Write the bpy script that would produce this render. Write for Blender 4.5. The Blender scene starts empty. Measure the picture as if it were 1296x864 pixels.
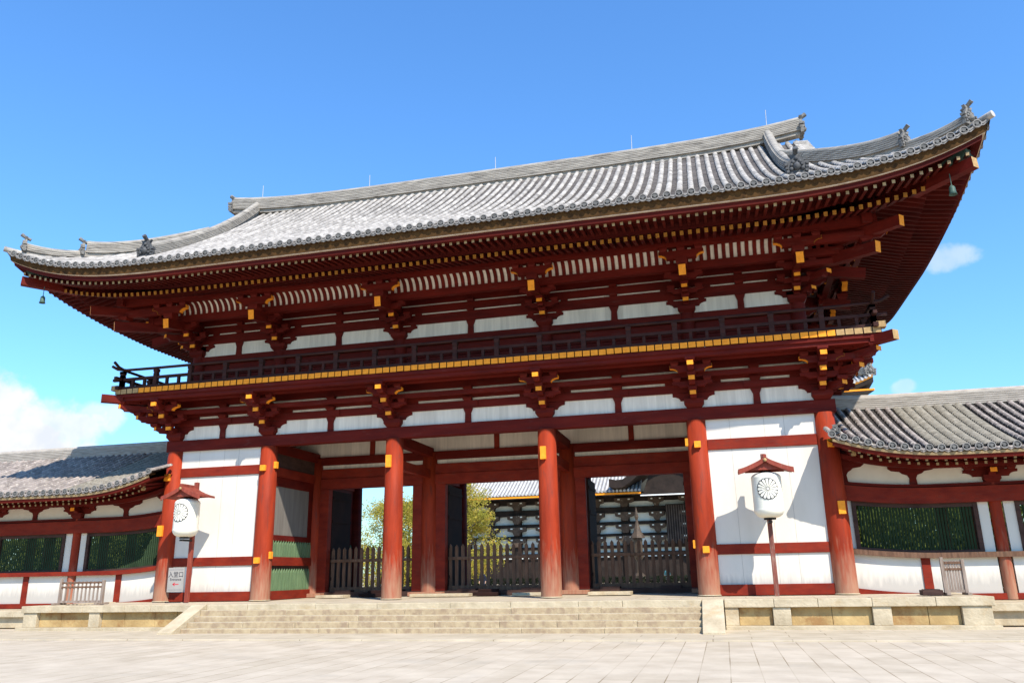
import bpy, bmesh, math, random
from mathutils import Vector, Matrix
random.seed(7)
SC = bpy.context.scene
COL = SC.collection
R = math.radians
# ------------------------------------------------------------------ camera
CAMP = Vector((8.0336, -25.8717, 0.786))
yaw, pitch, roll = 0.2448162, 0.2801189, -0.0188461
fw = Vector((-math.sin(yaw)*math.cos(pitch), math.cos(yaw)*math.cos(pitch), math.sin(pitch)))
r0 = Vector((math.cos(yaw), math.sin(yaw), 0)); u0 = r0.cross(fw)
rt = r0*math.cos(roll) + u0*math.sin(roll); up = -r0*math.sin(roll) + u0*math.cos(roll)
cam = bpy.data.objects.new('camera', bpy.data.cameras.new('camera')); COL.objects.link(cam)
M = Matrix((rt, up, -fw)).transposed().to_4x4(); M.translation = CAMP
cam.matrix_world = M
cam.data.sensor_width = 36; cam.data.lens = 1012.967/1296*36
cam.data.clip_start = 0.1; cam.data.clip_end = 6000
SC.camera = cam
# ------------------------------------------------------------------ light
SUN = Vector((0.79, -1.0, 1.34)).normalized()
sl = bpy.data.lights.new('sun', 'SUN'); sl.energy = 4.6; sl.angle = R(0.5); sl.color = (1.0, 0.93, 0.82)
so = bpy.data.objects.new('sun', sl); COL.objects.link(so)
so.rotation_euler = SUN.to_track_quat('Z', 'Y').to_euler(); so.location = (30, -30, 50)
SC.view_settings.view_transform = 'Standard'; SC.view_settings.look = 'None'
SC.view_settings.exposure = 0.62; SC.view_settings.gamma = 1.0
W = bpy.data.worlds.new('World'); SC.world = W; W.use_nodes = True
nt = W.node_tree; nt.nodes.clear()
def N(nt, t, **k):
    n = nt.nodes.new(t)
    for a, b in k.items():
        if hasattr(n, a): setattr(n, a, b)
        else: n.inputs[a].default_value = b
    return n
L = nt.links.new
sky = N(nt, 'ShaderNodeTexSky', sky_type='NISHITA', sun_disc=False)
sky.sun_elevation = math.asin(SUN.z); sky.sun_rotation = math.atan2(SUN.x, SUN.y)
sky.air_density = 1.6; sky.dust_density = 0.3; sky.ozone_density = 3.5; sky.altitude = 100
tint = N(nt, 'ShaderNodeMix', data_type='RGBA', blend_type='MULTIPLY'); tint.inputs[0].default_value = 1
tint.inputs[7].default_value = (0.60, 1.01, 1.48, 1)
L(sky.outputs[0], tint.inputs[6])
bg = N(nt, 'ShaderNodeBackground'); bg.inputs[1].default_value = 0.115
L(tint.outputs[2], bg.inputs[0])
bgc = N(nt, 'ShaderNodeBackground'); bgc.inputs[1].default_value = 0.70
tc = N(nt, 'ShaderNodeTexCoord')
def pixdir(px, py):
    return (fw + rt*((px-648)/1012.967) - up*((py-432)/1012.967)).normalized()
noi = N(nt, 'ShaderNodeTexNoise'); noi.inputs['Scale'].default_value = 16; noi.inputs['Detail'].default_value = 8; noi.inputs['Roughness'].default_value = .58
L(tc.outputs['Generated'], noi.inputs['Vector'])
mask = None
for (px, py, wx, wz, amp) in ((-10, 572, .115, .046, 1.0), (60, 545, .055, .036, .9), (-40, 515, .07, .035, .9), (120, 528, .028, .018, .62), (1203, 326, .024, .014, .42), (1143, 490, .013, .008, .38), (1090, 470, .012, .008, .2)):
    c = pixdir(px, py); tx = Vector((c.y, -c.x, 0)).normalized(); tz = tx.cross(c).normalized()
    dots = []
    for ax, w in ((tx, wx), (tz, wz)):
        d = N(nt, 'ShaderNodeVectorMath', operation='DOT_PRODUCT'); L(tc.outputs['Generated'], d.inputs[0]); d.inputs[1].default_value = ax
        m1 = N(nt, 'ShaderNodeMath', operation='MULTIPLY_ADD'); L(d.outputs['Value'], m1.inputs[0]); m1.inputs[1].default_value = 1/w; m1.inputs[2].default_value = -ax.dot(c)/w
        m2 = N(nt, 'ShaderNodeMath', operation='POWER'); m2.inputs[1].default_value = 2
        ab = N(nt, 'ShaderNodeMath', operation='ABSOLUTE'); L(m1.outputs[0], ab.inputs[0]); L(ab.outputs[0], m2.inputs[0]); dots.append(m2)
    s = N(nt, 'ShaderNodeMath', operation='ADD'); L(dots[0].outputs[0], s.inputs[0]); L(dots[1].outputs[0], s.inputs[1])
    n2 = N(nt, 'ShaderNodeMath', operation='MULTIPLY_ADD'); L(noi.outputs['Fac'], n2.inputs[0]); n2.inputs[1].default_value = -6.0; n2.inputs[2].default_value = 3.0
    s2 = N(nt, 'ShaderNodeMath', operation='ADD'); L(s.outputs[0], s2.inputs[0]); L(n2.outputs[0], s2.inputs[1])
    mr = N(nt, 'ShaderNodeMapRange', interpolation_type='SMOOTHSTEP'); L(s2.outputs[0], mr.inputs[0])
    mr.inputs[1].default_value = 1.35; mr.inputs[2].default_value = 0.1; mr.inputs[3].default_value = 0; mr.inputs[4].default_value = amp
    # only the half of the sky in front of the cloud's own direction
    dd = N(nt, 'ShaderNodeVectorMath', operation='DOT_PRODUCT'); L(tc.outputs['Generated'], dd.inputs[0]); dd.inputs[1].default_value = c
    gt = N(nt, 'ShaderNodeMath', operation='GREATER_THAN'); L(dd.outputs['Value'], gt.inputs[0]); gt.inputs[1].default_value = 0.5
    mm = N(nt, 'ShaderNodeMath', operation='MULTIPLY'); L(mr.outputs[0], mm.inputs[0]); L(gt.outputs[0], mm.inputs[1])
    if mask is None: mask = mm
    else:
        mx_ = N(nt, 'ShaderNodeMath', operation='MAXIMUM'); L(mask.outputs[0], mx_.inputs[0]); L(mm.outputs[0], mx_.inputs[1]); mask = mx_
cr = N(nt, 'ShaderNodeValToRGB'); cr.color_ramp.elements[0].position = .35; cr.color_ramp.elements[0].color = (.80, .85, .93, 1)
cr.color_ramp.elements[1].position = .6; cr.color_ramp.elements[1].color = (1, 1, 1, 1)
noi2 = N(nt, 'ShaderNodeTexNoise'); noi2.inputs['Scale'].default_value = 30; noi2.inputs['Detail'].default_value = 4
L(tc.outputs['Generated'], noi2.inputs['Vector']); L(noi2.outputs['Fac'], cr.inputs[0]); L(cr.outputs[0], bgc.inputs[0])
mxs = N(nt, 'ShaderNodeMixShader'); L(mask.outputs[0], mxs.inputs[0]); L(bg.outputs[0], mxs.inputs[1]); L(bgc.outputs[0], mxs.inputs[2])
wo = N(nt, 'ShaderNodeOutputWorld'); L(mxs.outputs[0], wo.inputs[0])
# ------------------------------------------------------------------ materials
def material(name, c1, c2=None, rough=.7, scale=3.0, stretch=(1, 1, 1), bump=.15, bscale=None, detail=6, wear=None, stain=None, tiles=None, bumpd=.02):
    """two-tone noise; wear=(colour, z0, z1) worn colour near the foot; stain=(colour, scale, threshold, amount)"""
    m = bpy.data.materials.new(name); m.use_nodes = True; t = m.node_tree; l = t.links.new
    b = t.nodes['Principled BSDF']; b.inputs['Roughness'].default_value = rough
    if 'Specular IOR Level' in b.inputs: b.inputs['Specular IOR Level'].default_value = .12
    tcn = N(t, 'ShaderNodeTexCoord'); geo = N(t, 'ShaderNodeNewGeometry')
    mp = N(t, 'ShaderNodeMapping'); mp.inputs['Scale'].default_value = stretch; l(geo.outputs['Position'], mp.inputs['Vector'])
    n1 = N(t, 'ShaderNodeTexNoise'); n1.inputs['Scale'].default_value = scale; n1.inputs['Detail'].default_value = detail; n1.inputs['Roughness'].default_value = .6
    l(mp.outputs[0], n1.inputs['Vector'])
    ramp = N(t, 'ShaderNodeValToRGB'); ramp.color_ramp.elements[0].position = .3; ramp.color_ramp.elements[1].position = .7
    c2 = c2 or tuple(x*.75 for x in c1)
    ramp.color_ramp.elements[0].color = (*c2, 1); ramp.color_ramp.elements[1].color = (*c1, 1)
    l(n1.outputs['Fac'], ramp.inputs[0]); out = ramp.outputs[0]
    def mix(fac, a, col, mode='MIX'):
        x = N(t, 'ShaderNodeMix', data_type='RGBA', blend_type=mode)
        if isinstance(fac, float): x.inputs[0].default_value = fac
        else: l(fac, x.inputs[0])
        l(a, x.inputs[6])
        if isinstance(col, tuple): x.inputs[7].default_value = (*col, 1)
        else: l(col, x.inputs[7])
        return x.outputs[2]
    if tiles:
        sx, sy, sz, amt = tiles
        v = N(t, 'ShaderNodeVectorMath', operation='MULTIPLY'); l(geo.outputs['Position'], v.inputs[0]); v.inputs[1].default_value = (1/sx, 1/sy, 1/sz)
        ofs = N(t, 'ShaderNodeVectorMath', operation='ADD'); l(v.outputs[0], ofs.inputs[0]); ofs.inputs[1].default_value = (.5, .13, .07)
        fl = N(t, 'ShaderNodeVectorMath', operation='FLOOR'); l(ofs.outputs[0], fl.inputs[0])
        wn = N(t, 'ShaderNodeTexWhiteNoise'); l(fl.outputs[0], wn.inputs[0])
        mr = N(t, 'ShaderNodeMapRange'); l(wn.outputs['Value'], mr.inputs[0]); mr.inputs[3].default_value = 1-amt; mr.inputs[4].default_value = 1+amt*.6
        vm = N(t, 'ShaderNodeVectorMath', operation='SCALE'); l(out, vm.inputs[0]); l(mr.outputs[0], vm.inputs['Scale']); out = vm.outputs[0]
    if stain:
        sc, ss, th, am = stain
        n3 = N(t, 'ShaderNodeTexNoise'); n3.inputs['Scale'].default_value = ss; n3.inputs['Detail'].default_value = 7; n3.inputs['Roughness'].default_value = .65
        l(mp.outputs[0], n3.inputs['Vector'])
        mr = N(t, 'ShaderNodeMapRange'); l(n3.outputs['Fac'], mr.inputs[0]); mr.inputs[1].default_value = th; mr.inputs[2].default_value = th+.12; mr.inputs[4].default_value = am
        out = mix(mr.outputs[0], out, sc)
    if wear:
        wc, z0, z1 = wear
        sp = N(t, 'ShaderNodeSeparateXYZ'); l(geo.outputs['Position'], sp.inputs[0])
        wv = N(t, 'ShaderNodeTexNoise'); wv.inputs['Scale'].default_value = 5; wv.inputs['Detail'].default_value = 6
        mp2 = N(t, 'ShaderNodeMapping'); mp2.inputs['Scale'].default_value = (2.5, 2.5, .35); l(geo.outputs['Position'], mp2.inputs['Vector']); l(mp2.outputs[0], wv.inputs['Vector'])
        ad = N(t, 'ShaderNodeMath', operation='MULTIPLY_ADD'); l(wv.outputs['Fac'], ad.inputs[0]); ad.inputs[1].default_value = (z1-z0)*1.6; ad.inputs[2].default_value = -(z1-z0)*.8
        a2 = N(t, 'ShaderNodeMath', operation='ADD'); l(sp.outputs['Z'], a2.inputs[0]); l(ad.outputs[0], a2.inputs[1])
        mr = N(t, 'ShaderNodeMapRange'); l(a2.outputs[0], mr.inputs[0]); mr.inputs[1].default_value = z0; mr.inputs[2].default_value = z1; mr.inputs[3].default_value = .85; mr.inputs[4].default_value = 0
        out = mix(mr.outputs[0], out, wc)
    l(out, b.inputs['Base Color'])
    if bump:
        n2 = N(t, 'ShaderNodeTexNoise'); n2.inputs['Scale'].default_value = bscale or scale*6; n2.inputs['Detail'].default_value = 5
        l(mp.outputs[0], n2.inputs['Vector'])
        bp = N(t, 'ShaderNodeBump'); bp.inputs['Strength'].default_value = bump; bp.inputs['Distance'].default_value = bumpd
        l(n2.outputs['Fac'], bp.inputs['Height']); l(bp.outputs[0], b.inputs['Normal'])
    return m
MT = {}
MT['red'] = material('red_painted_wood', (.24, .026, .011), (.14, .013, .007), .62, 1.6, (1, 1, 2.5), .25, 25, stain=((.13, .03, .02), 4.5, .55, .6))
MT['redh'] = material('red_wood_shade_tone', (.14, .011, .0055), (.072, .0055, .0035), .65, 1.3, (.5, 1, 3), .25, 20, stain=((.12, .035, .028), 4, .58, .6))  # same red, darkened: shade under eaves and brackets put into the colour
MT['redr'] = material('rafter_red_shade_tone', (.095, .0085, .0045), (.045, .004, .003), .7, 1.3, (.5, 1, 3), .25, 20)  # rafters and soffit: deeper eaves shade painted into the red
MT['redc'] = material('red_column_paint', (.35, .041, .0135), (.19, .021, .0085), .6, 1.5, (2.2, 2.2, .35), .3, 14, wear=((.36, .20, .125), .0, 1.5), stain=((.12, .035, .025), 3.4, .55, .6))
MT['gold'] = material('ochre_paint', (.98, .35, .028), (.78, .25, .018), .55, 9, (1, 1, 1), .1, 40, stain=((.35, .2, .07), 14, .58, .5))
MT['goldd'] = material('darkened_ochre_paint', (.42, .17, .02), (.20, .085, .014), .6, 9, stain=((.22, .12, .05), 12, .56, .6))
MT['goldf'] = material('faded_ochre_paint', (.48, .31, .14), (.30, .19, .08), .6, 9, stain=((.3, .2, .12), 12, .55, .6))
MT['white'] = material('white_plaster', (.71, .655, .57), (.62, .57, .49), .85, .9, (1.2, 1.2, .4), .12, 30, wear=((.42, .39, .35), .22, .62), stain=((.50, .47, .42), 2.4, .66, .5))
MT['joint'] = material('dusty_joint', (.40, .37, .32), None, .9, 3)
MT['whiteb'] = material('white_board', (.84, .76, .64), (.68, .61, .51), .8, 1.6, (6, 6, .5), .12, 30, tiles=(.31, 9, 9, .10))
MT['cream'] = material('cream_plaster', (.78, .69, .56), (.66, .58, .47), .85, 1.2, stain=((.55, .48, .40), 3, .66, .4))
MT['tile'] = material('grey_roof_tile', (.48, .44, .39), (.27, .245, .215), .75, 3, (1, 1, 1), .3, 40, tiles=(.34, .33, .25, .30), stain=((.20, .19, .17), 7, .56, .55))
MT['pan'] = material('flat_roof_tile', (.17, .15, .14), (.085, .075, .07), .8, 6, (1, 1, 1), .3, 40, tiles=(.34, .22, .3, .25), stain=((.15, .14, .12), 6, .54, .6))
MT['pand'] = material('near_black_flat_tile', (.075, .065, .06), (.04, .035, .033), .85, 6)  # near-black flat tiles between the corridor's tile rolls
MT['rim'] = material('tile_rim', (.30, .28, .26), (.17, .16, .15), .75, 9, bump=.3)
MT['fillet'] = material('cream_eaves_fillet', (.60, .48, .36), (.42, .31, .22), .8, 4, stain=((.22, .13, .08), 5, .60, .6))
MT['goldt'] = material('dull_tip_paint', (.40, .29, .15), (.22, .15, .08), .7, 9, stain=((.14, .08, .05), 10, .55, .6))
MT['tilend'] = material('smoked_end_tile', (.17, .165, .155), (.08, .078, .075), .7, 9, bump=.3)
MT['tilec'] = material('mottled_corridor_tile', (.37, .315, .28), (.22, .19, .175), .8, 4, (1, 1, 1), .35, 40, tiles=(.31, .33, .3, .30), stain=((.60, .54, .45), 7, .55, .75))
MT['tileo'] = material('lichened_old_tile', (.33, .295, .235), (.20, .18, .145), .9, 7, (1, 3, 1), .5, 30, tiles=(.31, .16, .3, .22), stain=((.10, .085, .065), 9, .52, .8))
MT['ridge'] = material('ridge_tile', (.44, .40, .34), (.20, .18, .155), .8, 3, (.5, .5, 5), .5, 30, stain=((.09, .08, .07), 3.2, .54, .75))
MT['tilebed'] = material('clay_tile_bed', (.10, .05, .016), (.035, .018, .008), .9, 6, stain=((.20, .12, .05), 9, .64, .5))
MT['ridgec'] = material('pale_ridge_tile', (.50, .45, .39), (.27, .24, .205), .85, 5, (.5, .5, 4), .4, 30, stain=((.17, .15, .13), 5, .60, .6))
MT['oni'] = material('dark_carved_tile', (.12, .12, .12), (.05, .05, .05), .6, 12, bump=.4)
MT['onil'] = material('pale_carved_tile', (.27, .255, .23), (.09, .085, .08), .7, 12, bump=.4)
MT['stone'] = material('pale_granite', (.55, .46, .32), (.36, .29, .19), .85, 2.2, (1, 1, 1), .5, 18, stain=((.40, .27, .13), 1.6, .56, .5), bumpd=.03)
MT['stonep'] = material('yellow_stone_slab', (.52, .37, .17), (.30, .19, .08), .85, 1.3, (1, 1, 1), .5, 14, stain=((.26, .13, .05), 1.6, .52, .7), bumpd=.03)
MT['step'] = material('worn_step_stone', (.52, .45, .32), (.34, .28, .19), .85, 2.6, (.6, 1, 1), .5, 20, stain=((.26, .20, .14), 3.4, .54, .6), bumpd=.03)
MT['riser'] = material('stained_step_riser', (.48, .38, .24), (.34, .25, .155), .9, 5, (1.3, 1, 1.1), .5, 22, stain=((.27, .19, .13), 3.0, .50, .65), bumpd=.03)
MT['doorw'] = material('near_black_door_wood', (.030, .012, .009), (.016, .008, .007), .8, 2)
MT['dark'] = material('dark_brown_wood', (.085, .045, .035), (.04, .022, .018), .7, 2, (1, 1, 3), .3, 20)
MT['rail'] = material('blackened_red_wood', (.058, .020, .015), (.024, .011, .009), .65, 2, (1, 1, 3), .3, 20, stain=((.14, .09, .08), 8, .66, .5))
MT['fence'] = material('weathered_brown_wood', (.19, .105, .065), (.085, .046, .030), .75, 2.2, (6, 6, .8), .35, 12, stain=((.22, .17, .13), 4, .6, .5))
MT['grey'] = material('grey_weathered_wood', (.34, .27, .22), (.18, .13, .10), .8, 2.2, (6, 6, .8), .35, 12)
MT['green'] = material('green_painted_wood', (.17, .25, .13), (.10, .165, .085), .65, 2.2, (5, 5, .8), .3, 12, stain=((.35, .34, .25), 4, .62, .5))
MT['dgreen'] = material('dark_green_lattice', (.030, .060, .042), (.016, .035, .025), .6, 3)
MT['screen'] = material('grey_board', (.22, .20, .175), (.15, .135, .12), .8, 1.6, (4, 4, .4), .1, 20)
MT['paper'] = material('lantern_paper', (.80, .77, .66), (.74, .70, .58), .6, 3, bump=.05)
MT['black'] = material('black_lacquer', (.02, .018, .016), (.012, .01, .01), .4, 4)
MT['ink'] = material('ink', (.05, .05, .06), (.04, .04, .045), .7, 4, bump=0)
MT['redink'] = material('red_ink', (.6, .03, .05), (.55, .03, .04), .7, 4, bump=0)
MT['board'] = material('sign_board_paint', (.36, .33, .30), (.30, .28, .25), .6, 3, bump=.05)
MT['bronze'] = material('green_bronze', (.09, .15, .12), (.04, .075, .06), .5, 8, bump=.2)
MT['brz'] = material('old_bronze', (.10, .065, .04), (.04, .032, .024), .45, 6, bump=.4, stain=((.3, .22, .12), 7, .6, .7))
MT['metal'] = material('pale_metal', (.5, .5, .5), None, .4)
MT['hbrown'] = material('hall_brown_timber', (.035, .024, .019), (.016, .012, .01), .7, 1.2)
MT['hbracket'] = material('hall_bracket_timber', (.10, .07, .05), (.045, .03, .022), .7, 1.2, stain=((.45, .42, .34), 3, .62, .8))
MT['hroof'] = material('hall_roof_tile', (.58, .57, .55), (.44, .43, .42), .8, 1.0, tiles=(.48, .9, .6, .2))
MT['hpan'] = material('hall_flat_tile', (.26, .25, .24), (.18, .17, .17), .8, 1.0)
MT['bark'] = material('bark', (.13, .10, .075), (.06, .045, .035), .9, 5, (4, 4, .8), .5, 14)
def leafmat(name, c1, c2, c3=None):
    m = material(name, c1, c2, .6, .9, bump=0, stain=(c3, 1.7, .52, .9) if c3 else None)
    b = m.node_tree.nodes['Principled BSDF']; t = m.node_tree
    tr = N(t, 'ShaderNodeBsdfTranslucent'); l = t.links.new
    l(b.inputs['Base Color'].links[0].from_socket, tr.inputs[0])
    ms = N(t, 'ShaderNodeMixShader'); ms.inputs[0].default_value = .35
    l(b.outputs[0], ms.inputs[1]); l(tr.outputs[0], ms.inputs[2]); l(ms.outputs[0], t.nodes['Material Output'].inputs[0])
    return m
MT['leafy'] = leafmat('yellow_green_leaves', (.52, .43, .07), (.26, .27, .045), (.62, .38, .08))
MT['leafd'] = leafmat('dark_green_leaves', (.17, .20, .035), (.06, .09, .018))
MT['leafm'] = leafmat('mid_green_leaves', (.17, .21, .04), (.07, .11, .022))
MT['leafk'] = leafmat('dark_band_leaves', (.02, .028, .012), (.012, .016, .008))
MT['skin'] = material('skin', (.55, .35, .26), None, .6, bump=0)
MT['cwhite'] = material('white_cloth', (.8, .8, .78), None, .8); MT['cdark'] = material('navy_cloth', (.03, .035, .06), None, .8)
MT['cred'] = material('red_cloth', (.45, .05, .05), None, .8); MT['cteal'] = material('teal_cloth', (.05, .17, .2), None, .8)
# paving: slabs with joints
def paving(name, w, h, c1, c2, joint, jw, off=.5, ax=False, amt=.7):
    m = material(name, c1, c2, .85, 1.4, bump=.25, bscale=14, stain=((.40, .35, .28), .8, .56, .45))
    t = m.node_tree; l = t.links.new; b = t.nodes['Principled BSDF']; src = b.inputs['Base Color'].links[0].from_socket
    geo = N(t, 'ShaderNodeNewGeometry'); mp = N(t, 'ShaderNodeMapping'); l(geo.outputs['Position'], mp.inputs['Vector'])
    if ax: mp.inputs['Rotation'].default_value = (0, 0, R(90))
    br = N(t, 'ShaderNodeTexBrick'); l(mp.outputs[0], br.inputs['Vector']); br.offset = off
    br.inputs['Color1'].default_value = (1, 1, 1, 1); br.inputs['Color2'].default_value = (.86, .85, .82, 1); br.inputs['Mortar'].default_value = (*joint, 1)
    br.inputs['Scale'].default_value = 1; br.inputs['Brick Width'].default_value = w; br.inputs['Row Height'].default_value = h; br.inputs['Mortar Size'].default_value = jw; br.inputs['Mortar Smooth'].default_value = .3
    n = N(t, 'ShaderNodeTexNoise'); n.inputs['Scale'].default_value = .5; n.inputs['Detail'].default_value = 5; l(geo.outputs['Position'], n.inputs['Vector'])
    mr = N(t, 'ShaderNodeMapRange'); l(n.outputs['Fac'], mr.inputs[0]); mr.inputs[1].default_value = .42; mr.inputs[2].default_value = .58; mr.inputs[3].default_value = .2; mr.inputs[4].default_value = amt
    x = N(t, 'ShaderNodeMix', data_type='RGBA', blend_type='MULTIPLY'); l(mr.outputs[0], x.inputs[0]); l(src, x.inputs[6]); l(br.outputs['Color'], x.inputs[7])
    l(x.outputs[2], b.inputs['Base Color'])
    return m
MT['pave'] = paving('flagstones', 2.6, .47, (.57, .485, .37), (.45, .375, .28), (.36, .30, .22), .010, ax=True, amt=.85)
MT['apron'] = paving('apron_stones', 1.7, .55, (.54, .46, .34), (.42, .35, .25), (.27, .22, .16), .014)
MT['platf'] = paving('platform_paving', .9, .9, (.54, .46, .34), (.42, .35, .25), (.26, .22, .16), .012)
# ------------------------------------------------------------------ mesh builder
def ident(p): return Vector(p)
class MB:
    def __init__(s, T=None): s.v = []; s.f = []; s.m = []; s.T = T or ident; s.ms = []; s.sm = []
    def mi(s, m):
        if m not in s.ms: s.ms.append(m)
        return s.ms.index(m)
    def add(s, vs, fs, mat, smooth=False):
        b = len(s.v); k = s.mi(mat); s.v += [s.T(p) for p in vs]
        for f in fs: s.f.append([b+i for i in f]); s.m.append(k); s.sm.append(smooth)
    def box(s, a, b, mat, endmat=None, end=None):
        x0, y0, z0 = a; x1, y1, z1 = b
        vs = [(x0, y0, z0), (x1, y0, z0), (x1, y1, z0), (x0, y1, z0), (x0, y0, z1), (x1, y0, z1), (x1, y1, z1), (x0, y1, z1)]
        fs = [(0, 3, 2, 1), (4, 5, 6, 7), (0, 1, 5, 4), (1, 2, 6, 5), (2, 3, 7, 6), (3, 0, 4, 7)]
        for i, f in enumerate(fs):
            s.add([vs[j] for j in f], [(0, 1, 2, 3)], endmat if (end is not None and i == end) else mat)
    def beam(s, p, q, w, h, mat, tip=None, tail=None):
        """box along p->q, w across (horizontal), h vertical; tip = material of the end face at q"""
        p = Vector(p); q = Vector(q); d = (q-p).normalized(); sd = d.cross(Vector((0, 0, 1)))
        sd = sd.normalized() if sd.length > 1e-6 else Vector((1, 0, 0)); u = sd.cross(d)
        c = [(-1, -1), (1, -1), (1, 1), (-1, 1)]
        A = [p+sd*(w/2*i)+u*(h/2*j) for i, j in c]; B = [q+sd*(w/2*i)+u*(h/2*j) for i, j in c]
        s.add(A+B, [(i, (i+1) % 4, 4+(i+1) % 4, 4+i) for i in range(4)], mat)
        s.add(A, [(3, 2, 1, 0)], tail or mat); s.add(B, [(0, 1, 2, 3)], tip or mat)
    def prism(s, poly, w0, w1, mat, f, capmat=None):
        """poly 2D points (a,b); f(a,b,w)->point"""
        n = len(poly); A = [f(a, b, w0) for a, b in poly]; B = [f(a, b, w1) for a, b in poly]
        s.add(A+B, [(i, (i+1) % n, n+(i+1) % n, n+i) for i in range(n)], mat)
        s.add(A, [tuple(range(n-1, -1, -1))], capmat or mat); s.add(B, [tuple(range(n))], capmat or mat)
    def tube(s, path, r, mat, n=8, caps=True, smooth=True):
        path = [Vector(p) for p in path]; rs = r if isinstance(r, (list, tuple)) else [r]*len(path); V = []
        for i, p in enumerate(path):
            d = (path[min(i+1, len(path)-1)]-path[max(i-1, 0)]).normalized()
            a = d.cross(Vector((0, 0, 1))); a = a.normalized() if a.length > 1e-4 else Vector((1, 0, 0)); b = a.cross(d)
            V += [p+(a*math.cos(2*math.pi*k/n)+b*math.sin(2*math.pi*k/n))*rs[i] for k in range(n)]
        F = [(i*n+k, i*n+(k+1) % n, (i+1)*n+(k+1) % n, (i+1)*n+k) for i in range(len(path)-1) for k in range(n)]
        s.add(V, F, mat, smooth)
        if caps: s.add(V[:n], [tuple(range(n-1, -1, -1))], mat); s.add(V[-n:], [tuple(range(n))], mat)
    def lathe(s, prof, c, mat, n=24, smooth=True, ax='z'):
        V = []
        for r, z in prof:
            for k in range(n):
                a = 2*math.pi*k/n; q = (r*math.cos(a), r*math.sin(a), z)
                V.append((c[0]+q[0], c[1]+q[1], c[2]+q[2]) if ax == 'z' else (c[0]+q[0], c[1]+q[2], c[2]+q[1]))
        F = [(i*n+k, i*n+(k+1) % n, (i+1)*n+(k+1) % n, (i+1)*n+k) for i in range(len(prof)-1) for k in range(n)]
        s.add(V, F, mat, smooth)
    def loft(s, prof, path, mat, caps=True, side=None, capmat=None):
        """profile [(w,h)] swept along path, w horizontal, h vertical"""
        path = [Vector(p) for p in path]; n = len(prof); V = []
        for i, p in enumerate(path):
            d = (path[min(i+1, len(path)-1)]-path[max(i-1, 0)]); d.z = 0
            sd = d.normalized().cross(Vector((0, 0, 1))) if side is None else Vector(side)
            V += [p+sd*w+Vector((0, 0, h)) for w, h in prof]
        F = [(i*n+k, i*n+(k+1) % n, (i+1)*n+(k+1) % n, (i+1)*n+k) for i in range(len(path)-1) for k in range(n)]
        s.add(V, F, mat)
        if caps: s.add(V[:n], [tuple(range(n-1, -1, -1))], capmat or mat); s.add(V[-n:], [tuple(range(n))], capmat or mat)
    def ball(s, c, r, mat, sc=(1, 1, 1), n=8):
        V = []; F = []
        for i in range(n//2+1):
            th = math.pi*i/(n//2)
            for k in range(n):
                a = 2*math.pi*k/n; V.append((c[0]+r*sc[0]*math.sin(th)*math.cos(a), c[1]+r*sc[1]*math.sin(th)*math.sin(a), c[2]+r*sc[2]*math.cos(th)))
        for i in range(n//2):
            for k in range(n): F.append((i*n+k, i*n+(k+1) % n, (i+1)*n+(k+1) % n, (i+1)*n+k))
        s.add(V, F, mat, True)
    def mesh(s, name):
        me = bpy.data.meshes.new(name); me.from_pydata([tuple(v) for v in s.v], [], s.f)
        for m in s.ms: me.materials.append(MT[m])
        me.polygons.foreach_set('material_index', s.m); me.polygons.foreach_set('use_smooth', s.sm)
        me.update(); return me
    def build(s, name, parent=None, loc=None, fix=True, bevel=0):
        me = s.mesh(name)
        if fix:
            bm = bmesh.new(); bm.from_mesh(me); bmesh.ops.remove_doubles(bm, verts=bm.verts, dist=1e-5); bmesh.ops.recalc_face_normals(bm, faces=bm.faces); bm.to_mesh(me); bm.free()
        if loc is not None: me.transform(Matrix.Translation(-Vector(loc)))
        o = bpy.data.objects.new(name, me); COL.objects.link(o)
        if loc is not None: o.location = loc
        if parent: o.parent = parent; o.matrix_parent_inverse = parent.matrix_basis.inverted()
        if bevel:
            bv = o.modifiers.new('bevel', 'BEVEL'); bv.width = bevel; bv.segments = 2; bv.limit_method = 'ANGLE'
        return o
def tag(o, label=None, cat=None, group=None, kind=None):
    for k, v in (('label', label), ('category', cat), ('group', group), ('kind', kind)):
        if v: o[k] = v
    return o
def empty(name, loc, label, cat, group=None, rz=0):
    o = bpy.data.objects.new(name, None); COL.objects.link(o); o.location = loc; o.rotation_euler = (0, 0, rz); o.empty_display_size = .3
    return tag(o, label, cat, group)
def put(me, name, parent, loc, rz=0, sx=1):
    """another instance of a mesh as its own object, in world coordinates"""
    o = bpy.data.objects.new(name, me); COL.objects.link(o); o.location = loc; o.rotation_euler = (0, 0, rz); o.scale = (sx, 1, 1)
    if parent: o.parent = parent; o.matrix_parent_inverse = parent.matrix_basis.inverted()
    return o
def copy_tree(o, parent=None):
    c = o.copy(); COL.objects.link(c)
    if parent: c.parent = parent
    for ch in list(o.children): copy_tree(ch, c)
    return c
# local frames: (u along the wall, o outward, z)
def frame(ox, oy, u, o):
    dz = .0035 if abs(o[0]) > .5 else 0      # side frames sit a hair higher so that crossing timbers never share a plane
    return lambda p: Vector((ox+u[0]*p[0]+o[0]*p[1], oy+u[1]*p[0]+o[1]*p[1], p[2]+dz))
YC = 3.65
def frames(xw, y0):
    return {'front': frame(0, y0, (1, 0), (0, -1)), 'back': frame(0, 2*YC-y0, (-1, 0), (0, 1)), 'right': frame(xw, YC, (0, 1), (1, 0)), 'left': frame(-xw, YC, (0, -1), (-1, 0))}
LF = frames(11.4, 0.0); UF = frames(11.05, .35); EF = frames(15.89, -4.49)
CX = [-11.4, -7.55, -2.7, 2.7, 7.55, 11.4]; UX = [-11.05, -7.55, -2.7, 2.7, 7.55, 11.05]
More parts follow.
